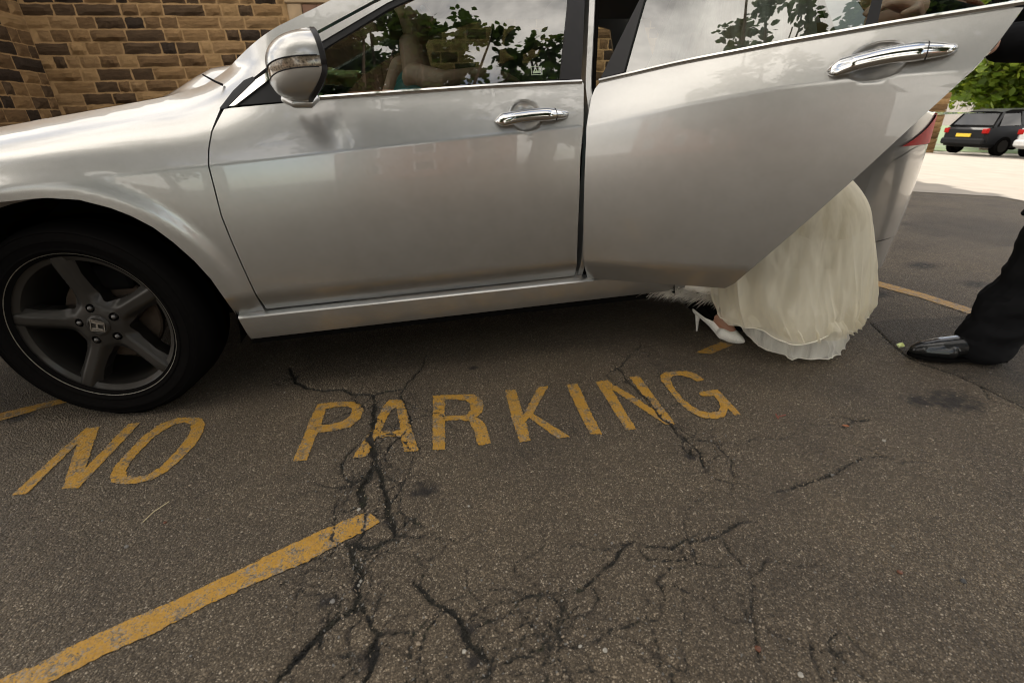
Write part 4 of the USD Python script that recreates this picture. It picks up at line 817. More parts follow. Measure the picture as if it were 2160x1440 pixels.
def tail_strip(z0, z1, n=10, a0=0, a1=60, out=0.0, side=1):
    rows = []
    for z in np.linspace(z0, z1, n):
        x, y = tail_plan(z); x, y = x[a0:a1], y[a0:a1]; z = z - .072 * sstep(2.90, 2.66, x) * max(0, 1 - abs(z - .699) / .14) - .135 * sstep(2.70, 2.95, x) * sstep(.80, .935, z)
        x = x + out; y = y - out * .7
        rows.append(np.stack([x, y if side > 0 else CW - y, np.zeros_like(x) + z], -1))
    m = loft(rows)
    if side < 0: m.invert()
    return m
obj(car, 'rear_bumper', join([tail_strip(.215, .345, 8), tail_strip(.215, .345, 8, side=-1)]), 'silver_paint', True, label='darker lower edge of the rear bumper')
obj(car, 'rear_bumper', join([tail_strip(.349, .6985, 16, 0, 60, .003), tail_strip(.349, .6985, 16, 0, 60, .004, -1)]), 'silver_paint', True)
# lamp: the rear corner above the bumper
for s in (1, -1):
    lr = []
    for z in np.linspace(.702, .806, 14):
        x, y = tail_plan(z, 600); i = np.linspace(48 + 120 * (z - .704) / .088, 380, 40).astype(int); yy = y[i] - .004; lr.append(np.stack([x[i] + .006, yy if s > 0 else CW - yy, np.full(40, z)], -1))
    lm = loft(lr)
    if s < 0: lm.invert()
    obj(car, 'tail_lamp', lm, 'red_lens', True)
    obj(car, 'rear_quarter', tail_strip(.688, .935, 16, 0, 60, 0, s), 'silver_paint', True)
rows = []
for y in np.linspace(.10, CW - .10, 20):
    x = np.linspace(2.66, 3.26, 12); rows.append(np.stack([x, np.full_like(x, y), .935 + .012 * (1 - ((y - .88) / .8) ** 2) - .135 * sstep(2.76, 2.98, x)], -1))
bl_ = loft(rows); bl_.invert(); obj(car, 'boot_lid', bl_, 'silver_paint', True)
rows = []
for y in np.linspace(.20, CW - .20, 16):
    s = np.linspace(0, 1, 10); rows.append(np.stack([2.50 + s * .34, np.full_like(s, y) + (0), 1.335 + .03 * (1 - ((y - .88) / .7) ** 2) - s * .39], -1))
rw = loft(rows); rw.invert(); obj(car, 'rear_screen', rw, 'dark_glass', True)
qp = Polygon([(1.94, .31)] + [(2.31 - .365 * math.cos(a), .305 + .365 * math.sin(a)) for a in np.linspace(.02, math.pi - .02, 24)] + [(2.680, .31), (2.668, .40), (2.668, .94), (2.645, .965), (2.60, 1.12), (2.45, 1.33), (2.40, 1.30), (2.46, 1.10), (2.50, .98), (2.34, .80), (2.07, .70), (1.95, .60), (1.89, .45), (1.88, .31)])
for F in (SIDE, FAR): obj(car, 'rear_quarter', panel(qp, F, .04, .02), 'silver_paint', 35)
# far side in one skin with its windows
fs = Polygon([(-.36, .40), (-.335, .52)] + arch + [(.3985, .25), (1.98, .25), (1.98, .98), (2.50, .99), (2.40, 1.30), (2.40, 1.36), (1.75, 1.405), (1.45, 1.392), (1.25, 1.345), (1.06, 1.272), (.855, 1.182), (.675, 1.103), (.50, 1.008), (.43, .965)] + [(x, float(top_z(x))) for x in (.33, .18, 0, -.2, -.45, -.62)] + [(-.62, .40)],
             [[(.66, .93), (1.49, .958), (1.56, 1.318), (1.45, 1.312), (1.20, 1.248), (.9863, 1.16), (.7876, 1.0568)], [(1.56, .96), (2.40, .985), (2.26, 1.28), (1.95, 1.335), (1.63, 1.33)]])
obj(car, 'far_side', panel(fs, FAR, .05, .02), 'silver_paint', 35)
obj(car, 'far_window', panel(Polygon([(.66, .93), (1.49, .958), (1.56, 1.318), (1.45, 1.312), (1.20, 1.248), (.9863, 1.16), (.7876, 1.0568)]), lambda x, z: np.stack([x, CW - side_y(x, z) - .01, z], -1), .06, 0), 'clear_glass', True)
obj(car, 'far_window', panel(Polygon([(1.56, .96), (2.40, .985), (2.26, 1.28), (1.95, 1.335), (1.63, 1.33)]), lambda x, z: np.stack([x, CW - side_y(x, z) - .01, z], -1), .06, 0), 'clear_glass', True)

# wheels
def wheel(x, y, steer, side, detailed):
    c, s = math.cos(steer), math.sin(steer)
    def W(m):
        """wheel space: x along the car, y = depth from the face inwards, z up -> world"""
        v = np.array(m.vertices); v = v * [1, side, 1]
        v = np.stack([v[:, 0] * c - v[:, 1] * s, v[:, 0] * s + v[:, 1] * c, v[:, 2]], 1) + [x, y, .312]
        o = trimesh.Trimesh(v, m.faces, process=False)
        if side < 0: o.invert()
        return o
    def turn(prof, n=96):
        a = np.linspace(0, 2 * math.pi, n + 1)[:-1]
        return loft([[(r * math.cos(t), d, r * math.sin(t)) for t in a] for r, d in prof], True)
    R = .232
    tyre = turn([(R - .012, .012), (R - .002, .002), (R + .008, -.004), (R + .010, -.0065), (R + .013, -.0065), (R + .015, -.0045), (R + .034, -.009), (R + .036, -.0115), (R + .042, -.0115), (R + .044, -.009), (.290, -.004), (.292, -.0055), (.296, -.004), (.3035, .010), (.3105, .028), (.312, .06), (.312, .16), (.305, .20), (.285, .218), (R, .22)])
    tv = tyre.vertices.copy(); lo = tv[:, 2] < -.3; tv[lo, 2] = -.306 - (tv[lo, 2] + .3) * -.3; tyre.vertices = tv
    w = obj(car, 'wheel', W(turn([(R, .003), (R + .001, .010), (R - .006, .016), (.205, .024), (.198, .05), (.196, .20), (R, .215)])), 'gunmetal', 40)
    obj(w, 'tyre', W(tyre), 'rubber', 40)
    obj(w, 'rim_edge', W(turn([(R - .0035, .006), (R - .001, .0005), (R + .0025, .001), (R + .003, .006)])), 'rim_edge', True)
    # five-spoke face
    angs = [math.radians(26.3 + 72 * k) for k in range(5)]
    polys = []
    for a in angs:
        sp = [(.04, -.052), (.075, -.040), (.11, -.031), (.16, -.029), (.20, -.034), (.226, -.042), (.228, 0), (.226, .042), (.20, .034), (.16, .029), (.11, .031), (.075, .040), (.04, .052)]
        polys.append(Polygon([(u * math.cos(a) - v * math.sin(a), u * math.sin(a) + v * math.cos(a)) for u, v in sp]))
    face = shapely.union_all(polys + [Point(0, 0).buffer(.076)])
    lugs = [Point(.0555 * math.cos(math.radians(a)), .0555 * math.sin(math.radians(a))).buffer(.0135) for a in (97, 25, -47, -119, 169)]
    face = face.buffer(.012).buffer(-.012).intersection(Point(0, 0).buffer(.2275)).difference(shapely.union_all(lugs))
    def dish(u, v):
        r = np.hypot(u, v); a = np.arctan2(v, u)
        near = np.min([np.abs((a - b + math.pi) % (2 * math.pi) - math.pi) for b in angs], axis=0) * r
        d = .014 + .020 * sstep(.23, .06, r) - .006 * sstep(.075, .03, r) + .020 * sstep(.012, .034, near) * sstep(.06, .10, r)
        return np.stack([u, d, v], -1)
    P, tri, loops = fill(face, .008)
    V = dish(P[:, 0], P[:, 1]); vs, fs_, o = [V], [tri], len(V)
    for L in loops:
        k = len(L); i = np.arange(k); b = V[L] + [0, .045, 0]; b[:, [0, 2]] *= .985; vs += [V[L] + [0, .001, 0], b]
        q = np.stack([o + i, o + k + i, o + k + (i + 1) % k, o + (i + 1) % k], 1); fs_.append(np.vstack([q[:, [0, 1, 2]], q[:, [0, 2, 3]]])); o += 2 * k
    obj(w, 'spoke_face', W(trimesh.Trimesh(np.vstack(vs), np.vstack(fs_), process=False)), 'gunmetal', 40)
    if not detailed: return
    for a in (97, 25, -47, -119, 169):
        lx, lz = .0555 * math.cos(math.radians(a)), .0555 * math.sin(math.radians(a))
        m = trimesh.creation.cylinder(.0078, .03, sections=6); m.apply_transform(trimesh.transformations.rotation_matrix(math.pi / 2, [1, 0, 0])); m = join([m, trimesh.creation.icosphere(2, .007).apply_translation([0, -.014, 0])])
        m.apply_translation([lx, .046, lz]); obj(w, 'lug_nut', W(m), 'lug', 40)
    obj(w, 'centre_cap', W(turn([(.0005, .0245), (.024, .0245), (.0255, .0225), (.028, .0225), (.0335, .027), (.035, .040)], 48)), 'gunmetal', 40)
    bars = [Polygon([(-.0165, .016), (-.0085, .015), (-.0065, -.001), (-.0075, -.016), (-.0125, -.016), (-.012, 0)]), Polygon([(.0165, .016), (.0085, .015), (.0065, -.001), (.0075, -.016), (.0125, -.016), (.012, 0)]), Polygon([(-.008, .0035), (.008, .0035), (.008, -.002), (-.008, -.002)])]
    ring = Polygon([(-.019, .019), (.019, .019), (.0145, -.0195), (-.0145, -.0195)]); frame = ring.buffer(.001).difference(ring.buffer(-.0016))
    em = shapely.union_all(bars + [frame]); em = affinity.rotate(em, 75, origin=(0, 0))
    ms = []
    for g in getattr(em, 'geoms', [em]):
        m = trimesh.creation.extrude_polygon(g, .003, engine='earcut'); m.apply_transform(trimesh.transformations.rotation_matrix(math.pi / 2, [1, 0, 0])); m.apply_translation([0, .0245, 0]); ms.append(m)
    obj(w, 'emblem', W(join(ms)), 'emblem')
    obj(w, 'brake_disc', W(turn([(.06, .10), (.135, .10), (.14, .105), (.14, .12), (.06, .12)], 48)), 'brake', 40)
    obj(w, 'brake_caliper', W(box(-.03, .10, .085, .15, .09, .165, .01)), 'liner')
    obj(w, 'hub', W(turn([(.0, .06), (.07, .06), (.075, .12), (.0, .12)], 32)), 'liner', 40)
wheel(0, .022, -.134, 1, True); wheel(2.31, .03, 0, 1, False); wheel(0, CW - .022, -.134, -1, False); wheel(2.31, CW - .03, 0, -1, False)
for x0 in (.015, 2.31):
    for s, y0 in ((1, .026), (-1, CW - .026)):
        rows = []
        for a in np.linspace(-.25, math.pi + .25, 30):
            r = .385; rows.append([(x0 + r * math.cos(a), y0 + s * d, .305 + r * math.sin(a)) for d in (.0, .1, .30, .42)])
        m = loft(rows)
        back = trimesh.Trimesh([rr[3] for rr in rows] + [(x0, y0 + s * .42, .305)], [[k, k + 1, 30] for k in range(29)], process=False)
        obj(car, 'wheel_arch_liner', join([m, back]), 'liner')
# underside and cabin
obj(car, 'underbody', join([box(.40, 1.98, .10, CW - .10, .175, .215), box(-.75, .40, .46, CW - .46, .17, .24), box(1.98, 3.2, .46, CW - .46, .2, .30)]), 'liner')
obj(car, 'cabin_floor', box(.40, 2.7, .10, CW - .10, .26, .29), 'interior')
obj(car, 'bulkhead', join([box(.40, .44, .12, CW - .12, .29, .90), box(2.62, 2.66, .12, CW - .12, .29, .93)]), 'interior')
obj(car, 'dashboard', blob([[((.60, .20, .86), .055), ((.66, .45, .88), .06), ((.66, .88, .89), .06), ((.66, 1.3, .89), .065), ((.60, 1.56, .86), .055)], [((.50, .25, .82), .06), ((.45, .88, .85), .07), ((.50, 1.5, .82), .06)], [((.66, .3, .70), .08), ((.66, 1.45, .70), .08)]], .04, 6), 'interior', True)
t_ = np.linspace(0, 2 * math.pi, 40)
obj(car, 'steering_wheel', join([tube(np.stack([.98 + .06 * np.sin(t_), 1.27 + .185 * np.cos(t_), .93 + .175 * np.sin(t_)], 1), .015, 8, False), tube([(.98, 1.10, .93), (.94, 1.27, .91), (.98, 1.44, .93)], .02, 8), tube([(.94, 1.27, .91), (.75, 1.27, .85)], .03, 8)]), 'black_trim', True)
def seat(x, y):
    s = obj(car, 'seat', join([blob([[((x - .42, y - .17, .50), .085), ((x - .42, y + .17, .50), .085), ((x, y + .17, .47), .09), ((x, y - .17, .47), .09), ((x - .42, y - .17, .50), .085)], [((x - .2, y, .5), .09), ((x, y, .48), .09)]], .04, 4), blob([[((x + .05, y - .17, .55), .08), ((x + .19, y - .19, 1.00), .07), ((x + .19, y + .19, 1.00), .07), ((x + .05, y + .17, .55), .08), ((x + .05, y - .17, .55), .08)], [((x + .05, y, .55), .08), ((x + .2, y, 1.04), .07)]], .04, 4)]), 'interior_grey', True)
    obj(s, 'headrest', blob([[((x + .24, y - .09, 1.19), .06), ((x + .24, y + .09, 1.19), .06)], [((x + .22, y - .05, 1.05), .012), ((x + .24, y - .05, 1.17), .012)], [((x + .22, y + .05, 1.05), .012), ((x + .24, y + .05, 1.17), .012)]], .02, 4), 'interior_grey', True)
seat(1.40, .50); seat(1.40, 1.26)
obj(car, 'rear_bench', join([box(2.02, 2.50, .25, CW - .25, .32, .56, .05), box(2.42, 2.62, .25, CW - .25, .5, 1.0, .05)]), 'interior_grey')
obj(car, 'roof_lining', box(1.25, 2.45, .26, CW - .26, 1.325, 1.335), 'interior')

# ---------------------------------------------------------------- people
def hand(wrist, direction, palm_n, side=1, curl=.5, s=1.0):
    """chains of a hand: palm, four fingers of their own length, thumb from the side of the palm"""
    w = np.array(wrist, float); d = np.array(direction, float); d /= np.linalg.norm(d)
    n = np.array(palm_n, float); n -= d * (n @ d); n /= np.linalg.norm(n); a = np.cross(d, n) * side
    ch = [[(w, .024 * s), (w + d * .05 * s + a * .016 * s, .019 * s)], [(w, .024 * s), (w + d * .05 * s - a * .016 * s, .019 * s)],
          [(w + d * .05 * s + a * .016 * s, .019 * s), (w + d * .085 * s + a * .028 * s, .0135 * s)], [(w + d * .05 * s, .02 * s), (w + d * .088 * s, .0145 * s)], [(w + d * .05 * s - a * .016 * s, .019 * s), (w + d * .080 * s - a * .028 * s, .0125 * s)],
          [(w + d * .085 * s + a * .028 * s, .0125 * s), (w + d * .080 * s - a * .028 * s, .0125 * s)]]
    for k, (o, l) in enumerate(((.028, .070), (.010, .080), (-.010, .074), (-.028, .058))):
        p = w + d * .086 * s + a * o * s; c = [(p, .0092 * s)]; ang = curl * .55
        for q in range(3):
            dd = d * math.cos(ang) + n * math.sin(ang); p = p + dd * l * s * (.45, .31, .24)[q]; c.append((p, (.0085, .0078, .0068)[q] * s)); ang += curl * .7
        ch.append(c)
    p = w + d * .025 * s + a * .024 * s
    t1 = p + (d * .6 + a * .75 + n * .25) * .040 * s; t2 = t1 + (d * .85 + a * .25 + n * .4) * .032 * s
    ch.append([(p, .0145 * s), (t1, .0105 * s), (t2, .0085 * s)])
    return ch
def head(parent, c, f, hair=True, s=1.0):
    """head at c looking along f, with face and hair"""
    c = np.array(c, float); f = np.array(f, float); f /= np.linalg.norm(f); r = np.cross(f, [0, 0, 1.0]); r /= np.linalg.norm(r); u = np.cross(r, f)
    P = lambda a, b, h: c + (f * a + r * b + u * h) * s
    hd = blob([[(P(-.015, 0, .035), .088 * s), (P(.02, 0, -.01), .072 * s), (P(.045, 0, -.075), .036 * s)], [(P(.085, 0, .005), .010 * s), (P(.103, 0, -.028), .012 * s)], [(P(.01, .078, -.01), .014 * s), (P(.0, .082, .018), .013 * s)], [(P(.01, -.078, -.01), .014 * s), (P(.0, -.082, .018), .013 * s)]], .008 * s, 5)
    h = obj(parent, 'head', hd, 'skin', True)
    for b in (-.031, .031): obj(h, 'eye', trimesh.creation.icosphere(2, .012 * s).apply_translation(P(.076, b, .008)), 'eye', True)
    obj(h, 'mouth', blob([[(P(.083, -.02, -.055), .006 * s), (P(.092, 0, -.054), .007 * s), (P(.083, .02, -.055), .006 * s)]], .004 * s, 3), 'lip', True)
    if hair: obj(h, 'hair', blob([[(P(-.03, 0, .055), .092 * s), (P(-.05, 0, .0), .085 * s)], [(P(.02, 0, .09), .06 * s), (P(-.06, 0, .06), .085 * s)]], .015 * s, 4), 'hair', True)

# bride sitting in the rear doorway, feet out on the tarmac
bride = thing('person', 'bride in ivory tulle dress and glittery heels getting out behind the open rear door', 'person')
bb = obj(bride, 'body', blob([
    [((2.24, .46, .66), .15), ((2.25, .43, .82), .125), ((2.26, .40, .98), .125), ((2.26, .39, 1.06), .09), ((2.26, .37, 1.14), .052), ((2.26, .35, 1.22), .052)],
    [((2.12, .40, 1.06), .055), ((2.02, .25, .86), .042), ((2.12, .02, .78), .033)],
    [((2.40, .38, 1.07), .055), ((2.585, .16, 1.075), .046), ((2.70, .02, 1.115), .033)],
    [((2.16, .42, .60), .10), ((2.17, .04, .60), .075), ((2.165, .03, .38), .055), ((2.155, .055, .14), .036)],
    [((2.33, .42, .60), .10), ((2.35, .02, .60), .075), ((2.36, .06, .38), .055), ((2.35, .06, .14), .036)]]
    + hand((2.12, .02, .78), (.3, -1, -.2), (0, .1, -1), 1, .5, .9) + hand((2.72, .0, 1.12), (1, -.5, .15), (0, -.3, -1), -1, .4, .9), .012, 6), 'leg_skin', True)
head(bride, (2.26, .33, 1.30), (.25, -1, -.25))
def curve_at(pts, s): 
    from scipy.interpolate import CubicSpline
    p = np.asarray(pts, float); q = np.r_[0, np.cumsum(np.linalg.norm(np.diff(p, axis=0), axis=1))]; return CubicSpline(q / q[-1], p)(s)
def skirt(curves, ts, amp, nf, seed, cols=150, rowsn=46, shrink=0.0, ragged=.01):
    s = np.linspace(0, 1, cols); C_ = np.array([curve_at(c, s) for c in curves])
    from scipy.interpolate import PchipInterpolator
    t = np.linspace(0, 1, rowsn); G = PchipInterpolator(ts, C_, axis=0)(t)
    tang = np.gradient(G, axis=1); nrm = np.stack([tang[..., 1], -tang[..., 0], 0 * tang[..., 0]], -1); nrm /= np.linalg.norm(nrm, axis=-1, keepdims=True) + 1e-9
    ph = meshkit.fbm(np.stack([np.broadcast_to(s * 5, t.shape + s.shape), np.broadcast_to((t * 1.1)[:, None], t.shape + s.shape), np.full(t.shape + s.shape, seed * 1.7)], -1), 3, seed) * 9
    X = lambda fs, ft, o: np.stack([np.broadcast_to(s * fs, t.shape + s.shape), np.broadcast_to((t * ft)[:, None], t.shape + s.shape), np.full(t.shape + s.shape, seed + o)], -1)
    lean = t[:, None] * .05 * np.sin(s[None] * 5 + seed)            # folds fan out a little on the way down
    Y_ = lambda fs, o: np.stack([(s[None] + lean) * fs, np.full(t.shape + s.shape, seed * 3.7 + o), np.full(t.shape + s.shape, .5)], -1)
    big = meshkit.noise(Y_(nf * 2.2, .3), seed + 2) - .5
    gather = .5 - np.abs(2 * meshkit.noise(Y_(nf * 5.5, .7), seed + 4) - 1) ** .7
    late = sstep(.25, .9, t)[:, None]
    fine = .5 - np.abs(2 * meshkit.noise(Y_(nf * 12, .2), seed + 5) - 1)
    crumple = meshkit.fbm(X(26, 8, .1), 3, seed + 6) - .5
    fold = 1.1 * big + .9 * gather * (.25 + late) + .35 * fine * late + .22 * crumple
    G = G + nrm * (fold * amp * (.10 + t[:, None] ** 1.6) * (1 - .45 * sstep(.82, 1, t))[:, None] - shrink * (1 - .85 * t[:, None]))[..., None]
    hemz = (meshkit.fbm(np.stack([s * 6, s * 0, s * 0 + seed], -1), 3, seed) - .5) * ragged * 2
    G[:, :, 2] += hemz[None] * (t[:, None] ** 2.5)
    G[:, :, 2] = np.maximum(G[:, :, 2], .010 + .004 * np.abs(fold))
    return loft(G)
top = [(1.98, .16, .665), (2.07, -.03, .665), (2.23, -.12, .66), (2.37, -.14, .655), (2.445, -.09, .645), (2.47, .08, .64)]
m1 = [(2.02, .10, .50), (2.09, -.09, .50), (2.26, -.19, .50), (2.44, -.22, .50), (2.555, -.15, .50), (2.58, .06, .50)]
m2 = [(2.06, .04, .34), (2.085, -.12, .345), (2.27, -.225, .34), (2.48, -.24, .335), (2.60, -.165, .325), (2.70, -.02, .32)]
h1 = [(2.13, .0, .17), (2.115, -.10, .113), (2.19, -.20, .118), (2.27, -.265, .100), (2.36, -.27, .115), (2.53, -.22, .098), (2.636, -.14, .130), (2.74, -.02, .125)]
h2 = [(2.19, .04, .10), (2.205, -.07, .050), (2.22, -.16, .030), (2.27, -.235, .020), (2.34, -.262, .010), (2.445, -.245, .010), (2.55, -.15, .020), (2.60, .04, .06)]
h3 = [(2.08, .10, .36), (2.10, -.07, .345), (2.27, -.18, .335), (2.45, -.20, .33), (2.575, -.13, .325), (2.66, .02, .32)]
over = skirt([top, m1, m2, h1], [0, .3, .58, 1], .075, 3, 3, 360, 90, ragged=.02)
obj(bride, 'tulle_overskirt', over, 'ivory_tulle', True)
obj(bride, 'hem_stitching', tube(over.vertices[-360:] + [0, 0, .001], .0021, 5, False), 'hem_satin', True)
obj(bride, 'tulle_ruffle', skirt([h3, h1], [0, 1], .085, 4, 9, 360, 60, shrink=.014, ragged=.03), 'ivory_tulle', True, label='gathered lower flounce of the dress')
net = skirt([[(a, b, c + .03) for a, b, c in h3], h2], [0, 1], .075, 3, 15, 360, 60, shrink=.03, ragged=.015)
obj(bride, 'tulle_ruffle', net, 'white_tulle', True, label='lowest white net flounce trailing on the tarmac')
obj(bride, 'hem_stitching', tube(net.vertices[-360:] + [0, 0, .001], .0016, 5, False), 'hem_satin', True)
obj(bride, 'tulle_underskirt', skirt([top, m1, m2, h2], [0, .3, .58, 1], .024, 6, 5, 240, 70, shrink=.03, ragged=.006), 'white_tulle', True)
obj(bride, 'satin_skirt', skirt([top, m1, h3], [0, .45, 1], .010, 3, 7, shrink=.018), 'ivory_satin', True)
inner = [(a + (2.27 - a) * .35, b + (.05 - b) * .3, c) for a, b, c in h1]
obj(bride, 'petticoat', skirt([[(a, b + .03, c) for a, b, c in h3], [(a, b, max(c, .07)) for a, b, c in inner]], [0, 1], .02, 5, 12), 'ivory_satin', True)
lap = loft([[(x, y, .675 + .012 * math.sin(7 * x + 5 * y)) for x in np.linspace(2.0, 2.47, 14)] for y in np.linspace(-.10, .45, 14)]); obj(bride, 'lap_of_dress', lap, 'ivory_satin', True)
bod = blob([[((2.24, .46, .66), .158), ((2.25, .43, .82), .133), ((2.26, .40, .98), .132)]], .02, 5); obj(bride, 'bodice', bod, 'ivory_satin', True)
# feather trim along the lower left edge
F_ = []
for k in range(2200):
    a = rng.random(); x = 1.90 + .30 * a; y = .00 + .10 * (1 - a) + rng.normal(0, .014); z = .238 - .050 * a + rng.normal(0, .011)
    L = rng.uniform(.03, .075); dx, dy = -1 + rng.normal(0, .25), -.15 + rng.normal(0, .25); dn = rng.uniform(.15, .5)
    F_.append(tube([(x, y, z), (x + dx * L * .55, y + dy * L * .5, z - L * dn * .4), (x + dx * L, y + dy * L, z - L * dn)], [.0010, .0008, .0002], 3, False))
obj(bride, 'feather_trim', join(F_), 'feather', True)
obj(bride, 'trim_band', tube([(1.84, .12, .262), (1.96, .07, .246), (2.06, .03, .225), (2.16, .0, .205)], [.022, .026, .028, .02], 8), 'feather', True)
# veil hanging from the head
rows = []
for t in np.linspace(0, 1, 26):
    row = []
    for k, a in enumerate(np.linspace(-2.5, 2.3, 60)):
        r = .11 + .16 * t ** .7 + (.014 * math.sin(a * 9 + 3 * t) + .010 * math.sin(a * 21)) * (.3 + t)
        row.append((2.27 + r * math.sin(a) * 1.25, .32 - r * math.cos(a) * .8 + .03, 1.42 - .44 * t + .012 * math.sin(a * 6)))
    rows.append(row)
obj(bride, 'veil', loft(rows), 'veil_tulle', True)
# court shoes
def heel_shoe(hx, hy, tx, ty, parent, lift=0.0):
    h = np.array([hx, hy, 0.0]); d = np.array([tx - hx, ty - hy, 0.0]); L = np.linalg.norm(d); d /= L; r = np.array([d[1], -d[0], 0])
    P = lambda t, z, b=0.0: tuple(h + d * L * t + r * b + np.array([0, 0, z + lift]))
    up = blob([[(P(.0, .098), .023), (P(.10, .092), .025), (P(.34, .055), .019), (P(.56, .026), .025), (P(.74, .022), .030), (P(.88, .0155), .020), (P(.975, .012), .009)],
               [(P(-.01, .125), .019), (P(.02, .10), .022)], [(P(.60, .030, .012), .027), (P(.78, .02, .007), .022)], [(P(.60, .030, -.012), .027), (P(.78, .02, -.007), .022)]], .005, 5)
    s = obj(parent, 'shoe', up, 'glitter', True)
    obj(s, 'stiletto_heel', tube([P(.02, .085), P(.015, .05), P(.03, .022), P(.035, .004)], [.015, .0075, .0048, .0042], 10), 'glitter', True)
    ft = blob([[(P(.06, .135), .026), (P(.14, .165), .027), (P(.40, .30), .038)], [(P(.08, .14), .030), (P(.38, .098), .027), (P(.60, .058), .025), (P(.72, .042), .019)]], .006, 5)
    obj(parent, 'foot', ft, 'leg_skin', True)
heel_shoe(2.100, .105, 2.212, -.060, bride)
heel_shoe(2.335, .09, 2.40, -.09, bride)

# man in a dark suit at the right edge, bending towards the door
man = thing('person', 'man in dark suit at the right edge with one black polished shoe forward', 'person')
tr = blob([
    [((3.30, -.40, .83), .150), ((3.34, -.30, .82), .135), ((3.34, -.50, .82), .135)],
    [((3.31, -.44, .80), .125), ((3.14, -.44, .50), .098), ((3.02, -.42, .46), .092), ((3.00, -.42, .30), .094), ((2.95, -.40, .15), .090), ((2.925, -.395, .075), .088)],
    [((3.33, -.30, .80), .125), ((3.58, -.27, .45), .09), ((3.72, -.25, .16), .07), ((3.73, -.25, .08), .07)]], .012, 3)
v = tr.vertices; wr = (meshkit.fbm(np.stack([v[:, 0] * 6 + v[:, 2] * 9, v[:, 1] * 5, v[:, 2] * 16 - v[:, 0] * 5], -1), 3, 5) - .5) * sstep(.75, .12, v[:, 2]) * .055
tr.vertices = v + tr.vertex_normals * wr[:, None]
mb = obj(man, 'trousers', tr, 'suit', True)
obj(man, 'jacket', blob([
    [((3.28, -.40, .86), .17), ((3.16, -.39, 1.02), .175), ((3.02, -.37, 1.18), .165), ((2.96, -.36, 1.24), .11)],
    [((2.98, -.20, 1.20), .085), ((2.93, -.56, 1.18), .085)],
    [((2.98, -.20, 1.19), .075), ((2.78, -.14, 1.04), .058), ((2.62, -.10, 1.10), .042)],
    [((2.96, -.55, 1.17), .075), ((2.82, -.50, .985), .062), ((2.57, -.385, .985), .046)],
    [((3.10, -.50, .86), .05), ((2.95, -.46, .70), .034), ((2.835, -.415, .53), .010)], [((3.22, -.5, .84), .08), ((3.00, -.48, .66), .03), ((2.86, -.43, .535), .010)], [((3.05, -.46, .95), .06), ((2.95, -.45, .72), .02)]], .018, 4), 'suit', True)
obj(man, 'body', blob([[((2.93, -.36, 1.27), .06), ((2.86, -.35, 1.36), .055)], [((2.62, -.10, 1.10), .03), ((2.58, -.09, 1.11), .028)], [((2.57, -.385, .985), .03), ((2.54, -.375, .985), .028)]]
    + hand((2.58, -.09, 1.11), (-1, .2, .2), (0, .2, -1), 1, .5) + hand((2.54, -.375, .985), (-1, .15, -.15), (0, .2, -1), -1, .5), .010, 5), 'skin', True)
head(man, (2.82, -.34, 1.44), (-1, .3, -.35), True, 1.05)
def man_shoe(hx, hy, tx, ty, parent):
    h = np.array([hx, hy, 0.0]); d = np.array([tx - hx, ty - hy, 0.0]); L = np.linalg.norm(d); d /= L; r = np.array([d[1], -d[0], 0])
    P = lambda t, z, b=0.0: tuple(h + d * L * t + r * b + np.array([0, 0, z]))
    s = obj(parent, 'shoe', blob([[(P(.08, .052), .036), (P(.30, .058), .040), (P(.50, .050), .040), (P(.70, .040), .038), (P(.86, .034), .030), (P(.95, .029), .019)], [(P(.12, .09), .034), (P(.34, .078), .030)], [(P(.62, .036, .016), .032), (P(.86, .03, .008), .023)], [(P(.62, .036, -.016), .032), (P(.86, .03, -.008), .023)], [(P(.08, .04), .034), (P(.08, .075), .032)]], .006, 6), 'shoe_leather', True)
    o = LineString([h[:2], h[:2] + d[:2] * L]).buffer(.047)
    w = [(0.0, .03), (.1, .036), (.25, .034), (.45, .036), (.65, .049), (.82, .044), (.93, .030), (1.0, .008)]
    pg = Polygon([tuple((h + d * L * a + r * b)[:2]) for a, b in w] + [tuple((h + d * L * a - r * b)[:2]) for a, b in w[::-1]]).buffer(.004)
    sole = trimesh.creation.extrude_polygon(pg, .012, engine='earcut'); sole.apply_translation([0, 0, .006])
    obj(s, 'sole', sole, 'rubber')
man_shoe(2.985, -.425, 2.712, -.318, man); man_shoe(3.86, -.26, 3.60, -.22, man)

# bridesmaid in the front seat, flowers on the dashboard
maid = thing('person', 'person in teal dress in the front seat with forearm at the window', 'person')
obj(maid, 'dress', blob([[((1.28, .62, .56), .16), ((1.22, .64, .74), .13), ((1.12, .68, .86), .12), ((1.08, .70, .95), .10)], [((1.25, .55, .56), .11), ((.92, .55, .62), .085)], [((1.25, .70, .56), .11), ((.92, .70, .62), .085)], [((1.04, .58, .93), .07), ((1.08, .50, .94), .05)]], .02, 5), 'teal_satin', True)
obj(maid, 'body', blob([[((1.08, .70, 1.0), .06), ((1.07, .72, 1.12), .052)], [((1.06, .52, .99), .05), ((1.16, .42, .965), .040), ((1.30, .40, .985), .030)], [((1.02, .80, 1.04), .05), ((.92, .86, .85), .04), ((.80, .80, .90), .03)], [((.92, .55, .60), .07), ((.78, .55, .36), .05)], [((.92, .70, .60), .07), ((.78, .70, .36), .05)]] + hand((1.31, .40, .985), (1, 0, -.08), (.1, .2, -1), 1, .45, .9), .011, 5), 'skin', True)
head(maid, (1.06, .72, 1.22), (1, -.4, 0))
bq = thing('bouquet', 'cream rose bouquet lying on the dashboard behind the windscreen', 'bouquet')
